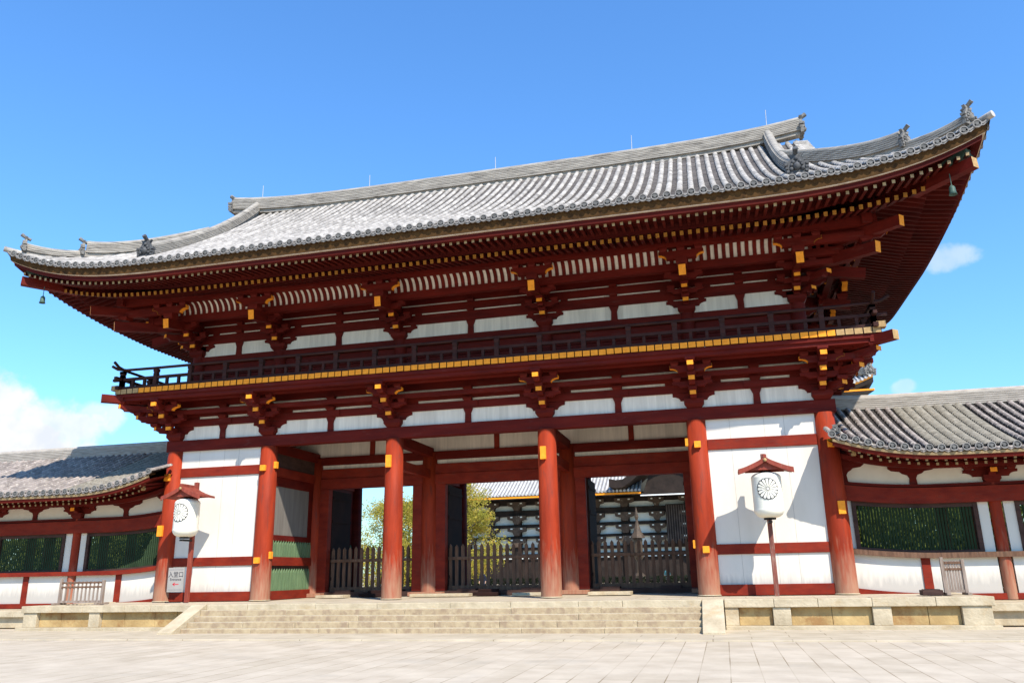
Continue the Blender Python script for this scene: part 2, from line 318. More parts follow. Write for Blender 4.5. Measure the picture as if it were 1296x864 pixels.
# ------------------------------------------------------------------ ground
def sheet(name, x0, y0, x1, y1, z, mat, kind='structure'):
    b = MB(); b.add([(x0, y0, z), (x1, y0, z), (x1, y1, z), (x0, y1, z)], [(0, 1, 2, 3)], mat); o = b.build(name, fix=False); tag(o, kind=kind); return o
sheet('ground', -2500, -2500, 2500, 2500, -.79, 'pave')
b = MB(); b.box((-60, -6.3, -.83), (60, -3.0, -.752), 'apron'); tag(b.build('pavement', bevel=.01), kind='structure')
sheet('courtyard_path', -60, 10.4, 60, 78, -.74, 'apron')
# ------------------------------------------------------------------ platform with steps
plat = empty('stone_platform', (0, YC, -.78), 'pale stone platform with wide front steps under the red gate', 'platform')
b = MB(); b.box((-14.0, -2.9, -.74), (14.0, 10.2, -.02), 'platf'); b.build('paved_top', plat)
def coping(x0, x1, y0, y1, n, horiz=True):
    """row of coping stones of uneven length"""
    b = MB(); t = [0]+sorted((i+random.uniform(-.22, .22))/n for i in range(1, n))+[1]
    for a, c in zip(t[:-1], t[1:]):
        dz = random.uniform(-.006, .006)
        if horiz: b.box((x0+(x1-x0)*a+.004, y0, -.21), (x0+(x1-x0)*c-.004, y1, dz), 'stone')
        else: b.box((x0, y0+(y1-y0)*a+.004, -.21), (x1, y0+(y1-y0)*c-.004, dz), 'stone')
    return b
coping(-14.35, -7.95, -3.14, -2.45, 5).build('coping', plat, bevel=.015)
coping(7.95, 14.35, -3.14, -2.45, 5).build('coping', plat, bevel=.015)
coping(-14.35, -13.7, -2.44, 9.7, 8, False).build('coping', plat, bevel=.015)
coping(13.7, 14.35, -2.44, 9.7, 8, False).build('coping', plat, bevel=.015)
coping(-14.35, 14.35, 9.71, 10.4, 20).build('coping', plat, bevel=.015)
for (x0, x1, cuts) in ((-14.28, -7.95, (-14.28, -13.75, -12.9, -11.75, -11.35, -10.5, -9.4, -8.6, -7.95)), (7.95, 14.28, (7.95, 8.3, 9.15, 9.6, 10.6, 11.55, 12.0, 12.85, 13.6, 14.28))):
    for i, (a, c) in enumerate(zip(cuts[:-1], cuts[1:])):
        post = (c-a) < .56 or (abs(a-13.6) < .01)
        b = MB(); b.box((a+.005, -3.09 if post else -2.96, -.66), (c-.005, -2.9, -.212), 'stone' if post else 'stonep')
        b.build('post_stone' if post else 'panel_stone', plat, bevel=.012)
for sx in (-1, 1):
    for k in range(9):
        b = MB(); y0 = -3.03+k*1.46
        b.box((min(sx*14.05, sx*14.25), y0+.005, -.66), (max(sx*14.05, sx*14.25), y0+1.455, -.212), 'stonep'); b.build('panel_stone', plat, bevel=.012)
b = MB(); b.box((-14.4, -3.24, -.78), (-7.95, -2.9, -.66), 'stone'); b.box((7.95, -3.24, -.78), (14.4, -2.9, -.66), 'stone')
b.box((-14.42, -2.9, -.78), (-14.05, 10.3, -.66), 'stone'); b.box((14.05, -2.9, -.78), (14.42, 10.3, -.66), 'stone'); b.build('base_course', plat, bevel=.01)
for i in range(5):
    z1 = 0-.155*i; y0 = -3.14-.30*i; b = MB()
    n = random.randint(5, 8); t = [0]+sorted((k+random.uniform(-.3, .3))/n for k in range(1, n))+[1]
    for a, c in zip(t[:-1], t[1:]):
        dz = random.uniform(-.012, .008); dy = random.uniform(-.012, .012)
        b.box((-7.46+14.84*a+.003, y0+dy, -.785), (-7.46+14.84*c-.003, -2.45 if i == 0 else y0+.36, z1-.001*i+dz), 'step', 'riser' if i else 'stone', 2)
    b.build('step', plat, bevel=.02)
for (x0, x1, zt) in ((-7.95, -7.47, .004), (7.39, 7.93, .004)):
    b = MB(); b.prism([(-2.45, zt), (-3.16, zt), (-4.72, -.70), (-4.72, -.785), (-2.45, -.785)], x0, x1, 'stone', lambda a, c, w: (w, a, c)); b.build('stair_cheek', plat, bevel=.012)
# ------------------------------------------------------------------ the gate
gate = empty('temple_gate', (0, YC, 0), 'two storey vermilion temple gate with grey tiled hip and gable roof and railed balcony', 'gate')
# columns
b = MB(); b.lathe([(.0, 0), (.36, 0), (.36, .02), (.34, .03)], (0, 0, 0), 'stone', 24); b.lathe([(.335, 0.02), (.325, 2.5), (.30, 5.3), (.0, 5.3)], (0, 0, 0), 'redc', 28)
COLM = b.mesh('column')
b = MB(); b.lathe([(.335, 0.02), (.325, 2.5), (.30, 5.3), (.0, 5.3)], (0, 0, 0), 'redh', 28); COLB = b.mesh('column')  # rear columns: their shade is painted in with the darker red
columns = {}
for ry, yy in (('f', 0), ('m', YC), ('b', 2*YC)):
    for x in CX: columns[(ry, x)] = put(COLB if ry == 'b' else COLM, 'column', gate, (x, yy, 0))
# ochre beam noses on the front columns
def nose(par, x, y, z, w, h, d):
    b = MB(); b.box((x-w/2, y-d, z-h/2), (x+w/2, y, z+h/2), 'gold'); b.build('beam_nose', par, bevel=.01)
for x in CX:
    c = columns[('f', x)]
    if abs(x) < 3: nose(c, x-.07, -.28, 4.5, .19, .42, .12)
    elif abs(x) < 8: nose(c, x, -.30, 4.50, .20, .20, .11); nose(c, x, -.30, 1.33, .20, .20, .11)
    else: nose(c, x*1.004, -.29, 4.33, .20, .24, .12); nose(c, x*1.010, -.30, 2.43, .20, .38, .12)
    if abs(x) == 7.55:
        s = 1 if x < 0 else -1
        for z in (4.62, 1.5):
            b = MB(); b.box((min(x+s*.27, x+s*.38), -.12, z-.12), (max(x+s*.27, x+s*.38), .04, z+.12), 'gold'); b.build('beam_nose', c, bevel=.01)
# horizontal beams of the ground storey
def xbeam(y, z0, z1, t, name='tie_beam', x0=-11.4, x1=11.4, mat='red'):
    b = MB(); b.box((x0, y-t/2, z0), (x1, y+t/2, z1), mat); return b.build(name, gate, bevel=.012)
for y in (0, 2*YC):
    xbeam(y, 5.30, 5.70, .34, 'head_tie_beam', -11.75, 11.75, 'redh')
    for a, c in ((-11.1, -7.85), (7.85, 11.1)):
        xbeam(y, 4.34, 4.67, .20, 'wall_rail', a, c); xbeam(y, 1.18, 1.48, .20, 'wall_rail', a, c); xbeam(y, 0, .31, .24, 'wall_rail', a, c)
        b = MB(); b.box((a-.2, y-.045, 0.0), (c+.2, y+.045, 5.3), 'white')
        for k in range(1, 4):
            xj = a+(c-a)*k/4+(.13 if k == 2 else -.09)
            for sy_ in (-1, 1): b.box((xj-.004, y+sy_*.047-.0015, .31), (xj+.004, y+sy_*.047+.0015, 5.3), 'joint')
        b.build('plaster_wall', gate)
for x in (-11.4, 11.4, -7.55, 7.55):
    for (ya, yb) in ((0, YC), (YC, 2*YC)):
        b = MB(); b.box((x-.15, ya, 5.12), (x+.15, yb, 5.48), 'redh'); b.build('tie_beam', gate, bevel=.012)
        b = MB(); b.box((x-.11, ya+.3, 4.3), (x+.11, yb-.3, 4.62), 'red'); b.build('tie_beam', gate, bevel=.012)
        if abs(x) > 11:
            b = MB(); b.box((x-.045, ya+.2, 0), (x+.045, yb-.2, 5.12), 'white'); b.build('plaster_wall', gate)
            for z0, z1 in ((0, .3), (1.2, 1.48)):
                b = MB(); b.box((x-.1, ya+.3, z0), (x+.1, yb-.3, z1), 'red'); b.build('wall_rail', gate)
        else:
            b = MB(); b.box((x-.045, ya+.2, 4.62), (x+.045, yb-.2, 5.12), 'dark'); b.build('plaster_wall', gate)
for x in (-2.7, 2.7):
    for (ya, yb) in ((0, YC), (YC, 2*YC)):
        b = MB(); b.box((x-.15, ya, 5.12), (x+.15, yb, 5.48), 'redh'); b.build('tie_beam', gate, bevel=.012)
        b = MB(); b.box((x-.11, ya+.3, 4.3), (x+.11, yb-.3, 4.62), 'red'); b.build('tie_beam', gate, bevel=.012)
# end-bay niches: inner sides with screens, green palings and boards
for x, s in ((-7.55, 1), (7.55, -1)):
    for ya in (.3, YC+.3):
        yb = ya+3.05
        b = MB(); b.box((x-.05, ya, 3.95), (x+.05, yb, 4.3), 'redh'); b.box((x-.05, ya, 2.02), (x+.05, yb, 2.22), 'redh')
        b.box((x-.05, ya, 2.22), (x+.05, ya+.12, 3.95), 'redh'); b.box((x-.05, yb-.3, 2.22), (x+.05, yb, 3.95), 'redh'); b.build('niche_frame', gate)
        b = MB(); b.box((x-.02, ya+.12, 2.22), (x+.02, yb-.3, 3.95), 'screen'); b.build('screen_panel', gate)
        b = MB(); b.box((x-.11, ya, 1.16), (x+.11, yb, 1.46), 'red'); b.box((x-.11, ya, 0), (x+.11, yb, .30), 'red'); b.build('wall_rail', gate)
        b = MB(); b.box((x-.015, ya, .30), (x+.015, yb, 2.05), 'dark'); n = 17
        for k in range(n):
            y = ya+(k+.5)*(yb-ya)/n
            for z0, z1 in ((1.46, 2.0), (.30, 1.02)):
                f = lambda a, c, w: (w, a, c)
                b.prism([(y-.07, z0), (y+.07, z0), (y+.07, z1-.1), (y, z1+.04), (y-.07, z1-.1)], x+s*.02, x+s*.06, 'green', f)
        b.build('green_palings', gate)
# middle row: door frames, lintels, panels
for x in CX[1:5]:
    for s in (-1, 1):
        if (x == -7.55 and s == -1) or (x == 7.55 and s == 1): continue
        b = MB(); b.box((min(x+s*.28, x+s*.66), YC-.16, .16), (max(x+s*.28, x+s*.66), YC+.16, 4.08), 'red'); b.build('door_jamb', gate, bevel=.012)
for a, c in ((-7.25, -2.95), (-2.45, 2.45), (2.95, 7.25)):
    b = MB(); b.box((a, YC-.19, 4.08), (c, YC+.19, 4.47), 'red'); b.build('lintel', gate, bevel=.012)
    b = MB(); b.box((a, YC-.15, 4.475), (c, YC+.15, 4.86), 'red'); b.build('lintel', gate, bevel=.012)
    b = MB(); b.box((a, YC-.17, 0.0), (c, YC+.17, .17), 'dark'); b.build('threshold', gate, bevel=.01)
for x in (-6.93, -3.37, -2.07, 2.07, 3.37, 6.93):
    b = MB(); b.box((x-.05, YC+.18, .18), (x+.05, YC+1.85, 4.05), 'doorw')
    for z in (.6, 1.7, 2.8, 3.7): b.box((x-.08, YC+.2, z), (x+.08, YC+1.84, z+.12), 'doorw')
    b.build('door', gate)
xbeam(YC, 5.02, 5.34, .3, 'tie_beam', mat='redh')
b = MB(); b.box((-11.4, YC-.04, 4.8), (11.4, YC+.04, 7.0), 'whiteb'); b.build('board_wall', gate)
for a, c in ((-11.1, -7.85), (7.85, 11.1)):
    b = MB(); b.box((a-.2, YC-.045, 0), (c+.2, YC+.045, 4.8), 'white'); b.build('plaster_wall', gate)
xbeam(YC, 5.95, 6.25, .24, 'tie_beam', mat='redh')
for i in range(5):
    m = (CX[i]+CX[i+1])/2; b = MB(); b.box((m-.1, YC-.1, 5.34), (m+.1, YC+.1, 5.95), 'red'); b.build('strut', gate)
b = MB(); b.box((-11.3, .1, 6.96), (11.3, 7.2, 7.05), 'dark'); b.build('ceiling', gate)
# low side boards + stepping blocks at the doorways
for a, c in ((-8.2, -6.9), (-3.36, -2.04), (2.04, 3.36), (6.9, 8.2)): b = MB(); b.box((a, 3.1, 0), (c, 3.48, .14), 'redc'); b.build('base_board', gate, bevel=.01)
# ---- wall beams and bracket clusters, both storeys
def armpoly(h, z0, z1, cut=.24):
    """bracket-arm outline seen from the side: square top, curved undersides"""
    H = z1-z0; pts = [(-h, z1), (-h, z1-.42*H)]
    for k in range(1, 5):
        a = k/4*math.pi/2; pts.append((-h+cut*math.sin(a), z1-.42*H-(.58*H)*(1-math.cos(a))))
    return pts+[(-a, c) for a, c in reversed(pts)]
def block(mb, u, o, z0, w, h, d=None, mat='redh'):
    d = d or w; k = .72; hs = h*.45
    vs = []
    for z, s in ((z0, k), (z0+hs, 1), (z0+h, 1)):
        vs += [(u-w/2*s, o-d/2*s, z), (u+w/2*s, o-d/2*s, z), (u+w/2*s, o+d/2*s, z), (u-w/2*s, o+d/2*s, z)]
    fs = [(3, 2, 1, 0), (8, 9, 10, 11)]
    for i in range(2):
        for j in range(4): fs.append((i*4+j, i*4+(j+1) % 4, i*4+4+(j+1) % 4, i*4+4+j))
    mb.add(vs, fs, mat)
def warm(mb, u, o, half, z0, z1, t, mat='redh', gold=False):
    """arm parallel to the wall, with three blocks; gold = ochre painted edge"""
    mb.prism(armpoly(half, z0, z1), o-t/2, o+t/2, mat, lambda a, c, w: (u+a, w, c))
    if gold:
        for s in (-1, 1):
            pts = []
            H = z1-z0
            for k in range(0, 5):
                a = k/4*math.pi/2; pts.append((-half+.24*math.sin(a), z1-.42*H-(.58*H)*(1-math.cos(a))))
            outer = [(-half, z1)]+pts
            for (p0, q0), (p1, q1) in zip(outer[:-1], outer[1:]):
                mb.add([(u+s*p0*1.0-s*.006, o-t/2-.002, q0), (u+s*p1-s*.006, o-t/2-.002, q1-.004), (u+s*p1-s*.006, o+t/2+.004, q1-.006), (u+s*p0-s*.006, o+t/2+.004, q0)], [(0, 1, 2, 3)], 'gold')
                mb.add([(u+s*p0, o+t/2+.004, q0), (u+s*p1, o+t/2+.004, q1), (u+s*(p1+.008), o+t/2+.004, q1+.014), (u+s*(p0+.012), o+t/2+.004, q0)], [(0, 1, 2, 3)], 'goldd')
    for k in (-1, 0, 1): block(mb, u+k*(half-.15), o, z1, .25, .13, .25, mat)
def oarm(mb, u, o1, z0, z1, t, dirv=(0, 1), mat='redh', tip='gold'):
    """arm pointing outward (dirv in local u,o), curved underside at the end, painted end grain"""
    dx, dy = dirv; H = z1-z0; pts = [(-.3, z0), (-.3, z1), (o1, z1), (o1, z1-.5*H)]
    for k in range(1, 5):
        a = k/4*math.pi/2; pts.append((o1-.2*math.sin(a), z1-.5*H-.5*H*(1-math.cos(a))))
    f = lambda a, c, w: (u+dx*a-dy*w, dy*a+dx*w, c)
    mb.prism(pts, -t/2, t/2, mat, f)
    e = .003
    mb.add([f(o1+e, z1-.62*H, -t/2), f(o1+e, z1-.62*H, t/2), f(o1+e, z1+.0, t/2), f(o1+e, z1+.0, -t/2)], [(0, 1, 2, 3)], tip)
    mb.add([f(o1+e, z1-.62*H, -t/2-.004), f(o1-.05, z1-.62*H, -t/2-.004), f(o1-.05, z1, -t/2-.004), f(o1+e, z1, -t/2-.004)], [(0, 1, 2, 3)], tip)
def low_bracket(T, u, diag=0, wings=(1, 1)):
    mb = MB(T); z = 5.70
    block(mb, u, 0, z, .62, .27)
    h = .66
    warm(mb, u, 0, h, 5.95, 6.20, .2); warm(mb, u, 0, h+.22, 6.33, 6.56, .19)
    oarm(mb, u, .66, 5.96, 6.16, .19); block(mb, u, .55, 6.16, .26, .13)
    oarm(mb, u, 1.12, 6.32, 6.54, .19); block(mb, u, 1.0, 6.54, .26, .13)
    warm(mb, u, .55, .62, 6.29, 6.47, .17)
    oarm(mb, u, 1.60, 6.68, 6.90, .19); block(mb, u, 1.42, 6.90, .30, .14)
    warm(mb, u, 1.0, .64, 6.67, 6.88, .17, gold=True)
    if diag:
        for o1, z0, z1 in ((.62, 5.972, 6.172), (1.08, 6.337, 6.552), (1.52, 6.692, 6.912)):
            oarm(mb, u, o1*1.414, z0, z1, .22, (diag*.7071, .7071)); mb.add([], [], 'redh')
            x = diag*o1*.93; block(mb, u+x, o1*.93, z1, .3, .13)
            # arms running on beyond the corner, parallel to the wall
        for o, z0, z1, e in ((.55, 6.30, 6.47, 1.0), (1.0, 6.67, 6.88, 1.5)):
            z0 += .006; z1 -= .006; oarm2 = [(.1, z0), (.1, z1), (e, z1), (e, z1-.1), (e-.18, z0)]
            mb.prism(oarm2, o-.078, o+.078, 'redh', lambda a, c, w: (u+diag*a, w, c))
            mb.box((min(u+diag*e, u+diag*(e+.004)), o-.09, z1-.12), (max(u+diag*e, u+diag*(e+.004)), o+.09, z1), 'gold')
            block(mb, u+diag*(e-.14), o, z1, .25, .13)
    return mb
lowmid = low_bracket(LF['front'], 0).mesh('bracket_cluster')
for x in CX[1:5]:
    put(lowmid, 'bracket_cluster', gate, (x, 0, 0)); put(lowmid, 'bracket_cluster', gate, (x, 2*YC, 0), math.pi)
for sx in (-1, 1): put(lowmid, 'bracket_cluster', gate, (sx*11.4, YC, 0), sx*math.pi/2)
for key, T in LF.items():
    if key in ('front', 'back'):
        for s in (-1, 1): low_bracket(T, s*11.4, s).build('bracket_cluster', gate, fix=False)
    else:
        for s in (-1, 1):
            mb = MB(T); u = s*YC
            for o1, z0, z1 in ((.66, 5.965, 6.155), (1.12, 6.325, 6.535), (1.60, 6.685, 6.895)): oarm(mb, u, o1, z0, z1, .19); block(mb, u, o1-.12, z1, .26, .13)
            warm(mb, u, 1.0, .64, 6.672, 6.878, .17, gold=True); mb.build('bracket_cluster', gate, fix=False)
HL = {'front': 11.4, 'back': 11.4, 'left': YC, 'right': YC}
HU = {'front': 11.05, 'back': 11.05, 'left': YC-.35, 'right': YC-.35}
for key, T in LF.items():
    H = HL[key]; b = MB(T); b.box((-H, -.05, 5.66), (H, .05, 7.2), 'whiteb'); b.build('board_wall', gate)
    for z0, z1, t in ((6.21, 6.47, .13), (6.565, 6.86, .13), (6.945, 7.2, .13)):
        b = MB(T); b.box((-H-.12, -t, z0), (H+.12, t, z1), 'redh'); b.build('wall_beam', gate)
    us = [(CX[i]+CX[i+1])/2 for i in range(5)] if key in ('front', 'back') else [-YC/2, YC/2]
    for u in us:
        b = MB(T); b.prism([(-.11, 5.7), (.11, 5.7), (.10, 6.03), (.17, 6.2), (-.17, 6.2), (-.10, 6.03)], -.10, .12, 'redh', lambda a, c, w, u=u: (u+a, w, c))
        b.build('mid_bay_strut', gate)
        for z in (6.47, 6.86):
            b = MB(T); block(b, u, .09, z-.02, .32, .125); block(b, u-.27, .09, z-.02, .2, .125) if z < 0 else None; b.build('bearing_block', gate)
            b = MB(T); b.box((u-.36, .131, z-.22), (u+.36, .175, z-.02), 'redh'); b.build('small_arm', gate)
    for o, z0, z1, t in ((1.42, 7.03, 7.16, .22), (1.0, 7.0, 7.13, .18), (.55, 6.60, 6.75, .14)):
        b = MB(T); e = o+.18; b.box((-H-e, o-t/2, z0), (H+e, o+t/2, z1), 'redh'); b.build('bracket_purlin', gate)
    b = MB(T); b.box((-H-1.5, .1, 7.165), (H+1.5, 1.5, 7.195), 'redh'); b.build('balcony_soffit', gate)
    # balcony floor: planks running outward, ochre end grain
    E_ = H+1.65; n = int(round(2*E_/.25)); b = MB(T)
    for k in range(n):
        a = -E_+2*E_*k/n; zj = random.uniform(-.004, .004); oj = random.uniform(-.012, .012)
        near = a < -E_+1.0 or a > E_-1.3
        inn = -.1
        if key in ('left', 'right'): inn = -.1
        b.box((a+.016, inn, 7.28+zj), (a+2*E_/n-.016, 1.65+oj, 7.455+zj), 'rail', 'goldf' if near else 'gold', 4)
    b.build('balcony_planks', gate, fix=False)
    # edge beam beneath the planks
    b = MB(T); b.box((-E_+.1, 1.40, 7.155), (E_-.1, 1.60, 7.27), 'redh'); b.build('edge_beam', gate)
    # railing
    rl = MB(T); o = 1.50; E2 = H+o; P = E2+.38
    rl.box((-P+.12, o-.07, 7.44), (P-.12, o+.07, 7.57), 'rail'); rl.box((-P, o-.055, 7.80), (P, o+.055, 7.895), 'rail')
    pts = []
    nseg = 40
    for k in range(nseg+1):
        u = -P+2*P*k/nseg; pts.append((u, o, 8.20))
    path = [(-P-.12, o, 8.40), (-P+.12, o, 8.27), (-P+.5, o, 8.21)]+[(u, o, 8.20) for u in (-E2+1.2, 0, E2-1.2)]+[(P-.5, o, 8.21), (P-.12, o, 8.27), (P+.12, o, 8.40)]
    rl.tube(path, .052, 'rail', 8); ro = rl.build('railing', gate, fix=False)
    npost = int(round(2*E2/1.45))
    for k in range(npost+1):
        u = -E2+2*E2*k/npost; q = MB(T); hgt = 8.12 if 0 < k < npost else 8.02
        q.box((u-.075, o-.075, 7.43), (u+.075, o+.075, 8.0), 'rail'); block(q, u, o, 8.0, .17, .15, mat='rail')
        q.build('railing_post', ro, fix=False)
        if k < npost:
            for f in (.33, .67):
                uu = u+2*E2/npost*f; pb = MB(T); pb.box((uu-.045, o-.045, 7.57), (uu+.045, o+.045, 7.80), 'rail'); pb.build('railing_strut', ro, fix=False)
# diagonal corner beams of the balcony
for sx in (-1, 1):
    b = MB(); b.beam((sx*11.2, .2, 7.10), (sx*13.34, -1.94, 7.10), .26, .28, 'redh', 'goldf'); b.build('corner_beam', gate)
    b = MB(); b.box((sx*13.05-.13, -1.70, 7.42), (sx*13.05+.13, -1.42, 7.60), 'goldf'); b.build('corner_block', gate)
# upper storey wall
for key, T in UF.items():
    H = HU[key]; b = MB(T); b.box((-H, -.06, 7.3), (H, 0.0, 8.7), 'redh'); b.box((-H, -.05, 8.7), (H, .05, 10.5), 'whiteb')
    b.build('upper_wall', gate)
    cols_ = UX if key in ('front', 'back') else [-YC+.35, 0, YC-.35]
    if key in ('front', 'back', 'left', 'right'):
        for u in cols_:
            if key in ('left', 'right') and abs(u) > 1: continue
            b = MB(T); b.tube([(u, 0, 7.42), (u, 0, 8.97)], .24, 'redh', 18); b.build('column', gate, fix=False)
    b = MB(T); b.box((-H-.2, -.13, 8.68), (H+.2, .14, 8.97), 'redh'); b.build('head_tie_beam', gate)
    for u in cols_:
        for s in (-1, 1):
            if abs(u+s*.6) < H: b = MB(T); b.box((u+s*.52-.10, .0, 7.52), (u+s*.52+.10, .02, 7.80), 'white'); b.build('low_panel', gate)
    for a, c in zip(cols_[:-1], cols_[1:]): b = MB(T); b.box((a+.2, -.02, 8.25), (c-.2, .06, 8.40), 'redh'); b.build('wall_rail', gate)
    for z0, z1 in ((9.48, 9.82), (9.895, 10.16), (10.235, 10.5)):
        b = MB(T); b.box((-H-.12, -.13, z0), (H+.12, .13, z1), 'redh'); b.build('wall_beam', gate)
    us = [(cols_[i]+cols_[i+1])/2 for i in range(len(cols_)-1)]
    for u in us:
        b = MB(T); b.prism([(-.11, 8.97), (.11, 8.97), (.10, 9.28), (.17, 9.47), (-.17, 9.47), (-.10, 9.28)], -.10, .12, 'redh', lambda a, c, w, u=u: (u+a, w, c))
        b.build('mid_bay_strut', gate)
        for z in (9.81, 10.15): b = MB(T); block(b, u, .09, z, .28, .105); b.build('bearing_block', gate)
    # inner ribbed cove and purlins (o measured from the upper wall; eave line at 4.84)
    b = MB(T); b.box((-H-1.4, 1.16, 10.05), (H+1.4, 1.38, 10.30), 'redh'); b.build('inner_purlin', gate)
    b = MB(T); b.box((-H-2.3, 1.86, 10.60), (H+2.3, 2.14, 10.93), 'redh'); b.build('eaves_purlin', gate)
    b = MB(T); prof = []
    for k in range(7):
        a = k/6; prof.append((1.39+.44*(1-math.cos(a*math.pi/2)), 10.28+.42*math.sin(a*math.pi/2)))
    for (o0, z0), (o1, z1) in zip(prof[:-1], prof[1:]):
        b.add([(-H-.4, o0-.05, z0+.02), (H+.4, o0-.05, z0+.02), (H+.4, o1-.05, z1+.02), (-H-.4, o1-.05, z1+.02)], [(0, 1, 2, 3)], 'whiteb')
    n = int(2*(H+.9)/.235)
    for k in range(n+1):
        u = -H-.9+k*2*(H+.9)/n
        for (o0, z0), (o1, z1) in zip(prof[:-1], prof[1:]):
            b.add([(u-.06, o0, z0), (u+.06, o0, z0), (u+.06, o1, z1), (u-.06, o1, z1)], [(0, 1, 2, 3)], 'redh')
            for s in (-.06, .06): b.add([(u+s, o0, z0), (u+s, o1, z1), (u+s, o1-.05, z1+.02), (u+s, o0-.05, z0+.02)], [(0, 1, 2, 3)], 'redh')
    b.build('ribbed_cove', gate, fix=False)
    for s_ in (-1, 1):
        b = MB(T); b.box((min(s_*(H+.05), s_*(H+1.75)), 1.78, 10.40), (max(s_*(H+.05), s_*(H+1.75)), 1.83, 10.70), 'redh'); b.build('corner_board', gate)
    # flat board ceiling between wall and inner purlin
    b = MB(T); b.add([(-H-1.2, 0, 10.44), (H+1.2, 0, 10.44), (H+1.2, 1.15, 10.36), (-H-1.2, 1.15, 10.36)], [(0, 1, 2, 3)], 'redh'); b.build('soffit', gate)
b = MB(); b.box((-12.95, -1.55, 10.715), (12.95, 2*YC+1.55, 10.74), 'redh'); b.build('ceiling', gate)
def up_bracket(T, u, diag=0):
    mb = MB(T)
    block(mb, u, 0, 8.97, .58, .25)
    warm(mb, u, 0, .66, 9.21, 9.44, .19); warm(mb, u, 0, .86, 9.58, 9.78, .18)
    oarm(mb, u, .55, 9.2, 9.4, .19); block(mb, u, .46, 9.4, .26, .13); warm(mb, u, .5, .60, 9.53, 9.70, .17)
    oarm(mb, u, .98, 9.52, 9.74, .19); block(mb, u, .9, 9.72, .26, .12)
    mb.beam((u, .2, 10.12), (u, 2.17, 9.77), .22, .34, 'redh', 'gold')
    warm(mb, u, 1.15, .62, 9.80, 10.0, .17)
    block(mb, u, 1.93, 9.97, .36, .22); warm(mb, u, 1.98, .70, 10.19, 10.46, .18, gold=True)
    if diag:
        s = diag*.7071
        oarm(mb, u, .72, 9.214, 9.386, .22, (s, .7071)); oarm(mb, u, 1.35, 9.54, 9.755, .22, (s, .7071))
        mb.beam((u-diag*.1, -.1, 10.12), (u+diag*2.2, 2.2, 9.84), .24, .34, 'redh', 'gold')
        mb.beam((u+diag*.4, .4, 10.55), (u+diag*2.8, 2.8, 10.34), .22, .32, 'redh', 'gold')
        block(mb, u+diag*1.95, 1.95, 10.1, .36, .15)
        for o, z0, z1, e in ((1.15, 9.80, 10.0, 1.7), (1.98, 10.19, 10.46, 2.55)):
            z0 += .006; z1 -= .006; mb.prism([(.1, z0), (.1, z1), (e, z1), (e, z1-.1), (e-.2, z0)], o-.078, o+.078, 'redh', lambda a, c, w: (u+diag*a, w, c))
            mb.box((min(u+diag*e, u+diag*(e+.004)), o-.09, z1-.14), (max(u+diag*e, u+diag*(e+.004)), o+.09, z1), 'gold')
    return mb
upmid = up_bracket(frame(0, 0, (1, 0), (0, -1)), 0).mesh('bracket_cluster')
for x in UX[1:5]:
    put(upmid, 'bracket_cluster', gate, (x, .35, 0)); put(upmid, 'bracket_cluster', gate, (x, 2*YC-.35, 0), math.pi)
for sx in (-1, 1): put(upmid, 'bracket_cluster', gate, (sx*11.05, YC, 0), sx*math.pi/2)
for key, T in UF.items():
    if key in ('front', 'back'):
        for s in (-1, 1): up_bracket(T, s*11.05, s).build('bracket_cluster', gate, fix=False)
    else:
        for s in (-1, 1):
            mb = MB(T); u = s*(YC-.35); oarm(mb, u, .55, 9.205, 9.395, .19); oarm(mb, u, .98, 9.525, 9.735, .19)
            mb.beam((u, .2, 10.12), (u, 2.17, 9.77), .22, .34, 'redh', 'gold'); warm(mb, u, 1.98, .70, 10.192, 10.458, .18, gold=True); mb.build('bracket_cluster', gate, fix=False)
# ---- roof
HE = {'front': 15.89, 'back': 15.89, 'left': 8.1401, 'right': 8.14}
def lift(u, H):
    a = max(0, (abs(u)-(H-7.89))/7.89)
    if H < 10 and (u < 0 if H > 8.14005 else u > 0): return 1.08*a**8   # the rear half of each side eave stays straighter
    return 1.08*a**3.6 if H > 10 else 1.08*(.55*a**1.35+.45*a**3.6)
def dec(d): return max(0, 1-d/5.5)**1.2
def prof(d): t = d/8.14; return 11.05+5.45*(.78*t+.22*t*t)
def surf(u, d, H): return prof(d)+lift(u, H)*dec(d)
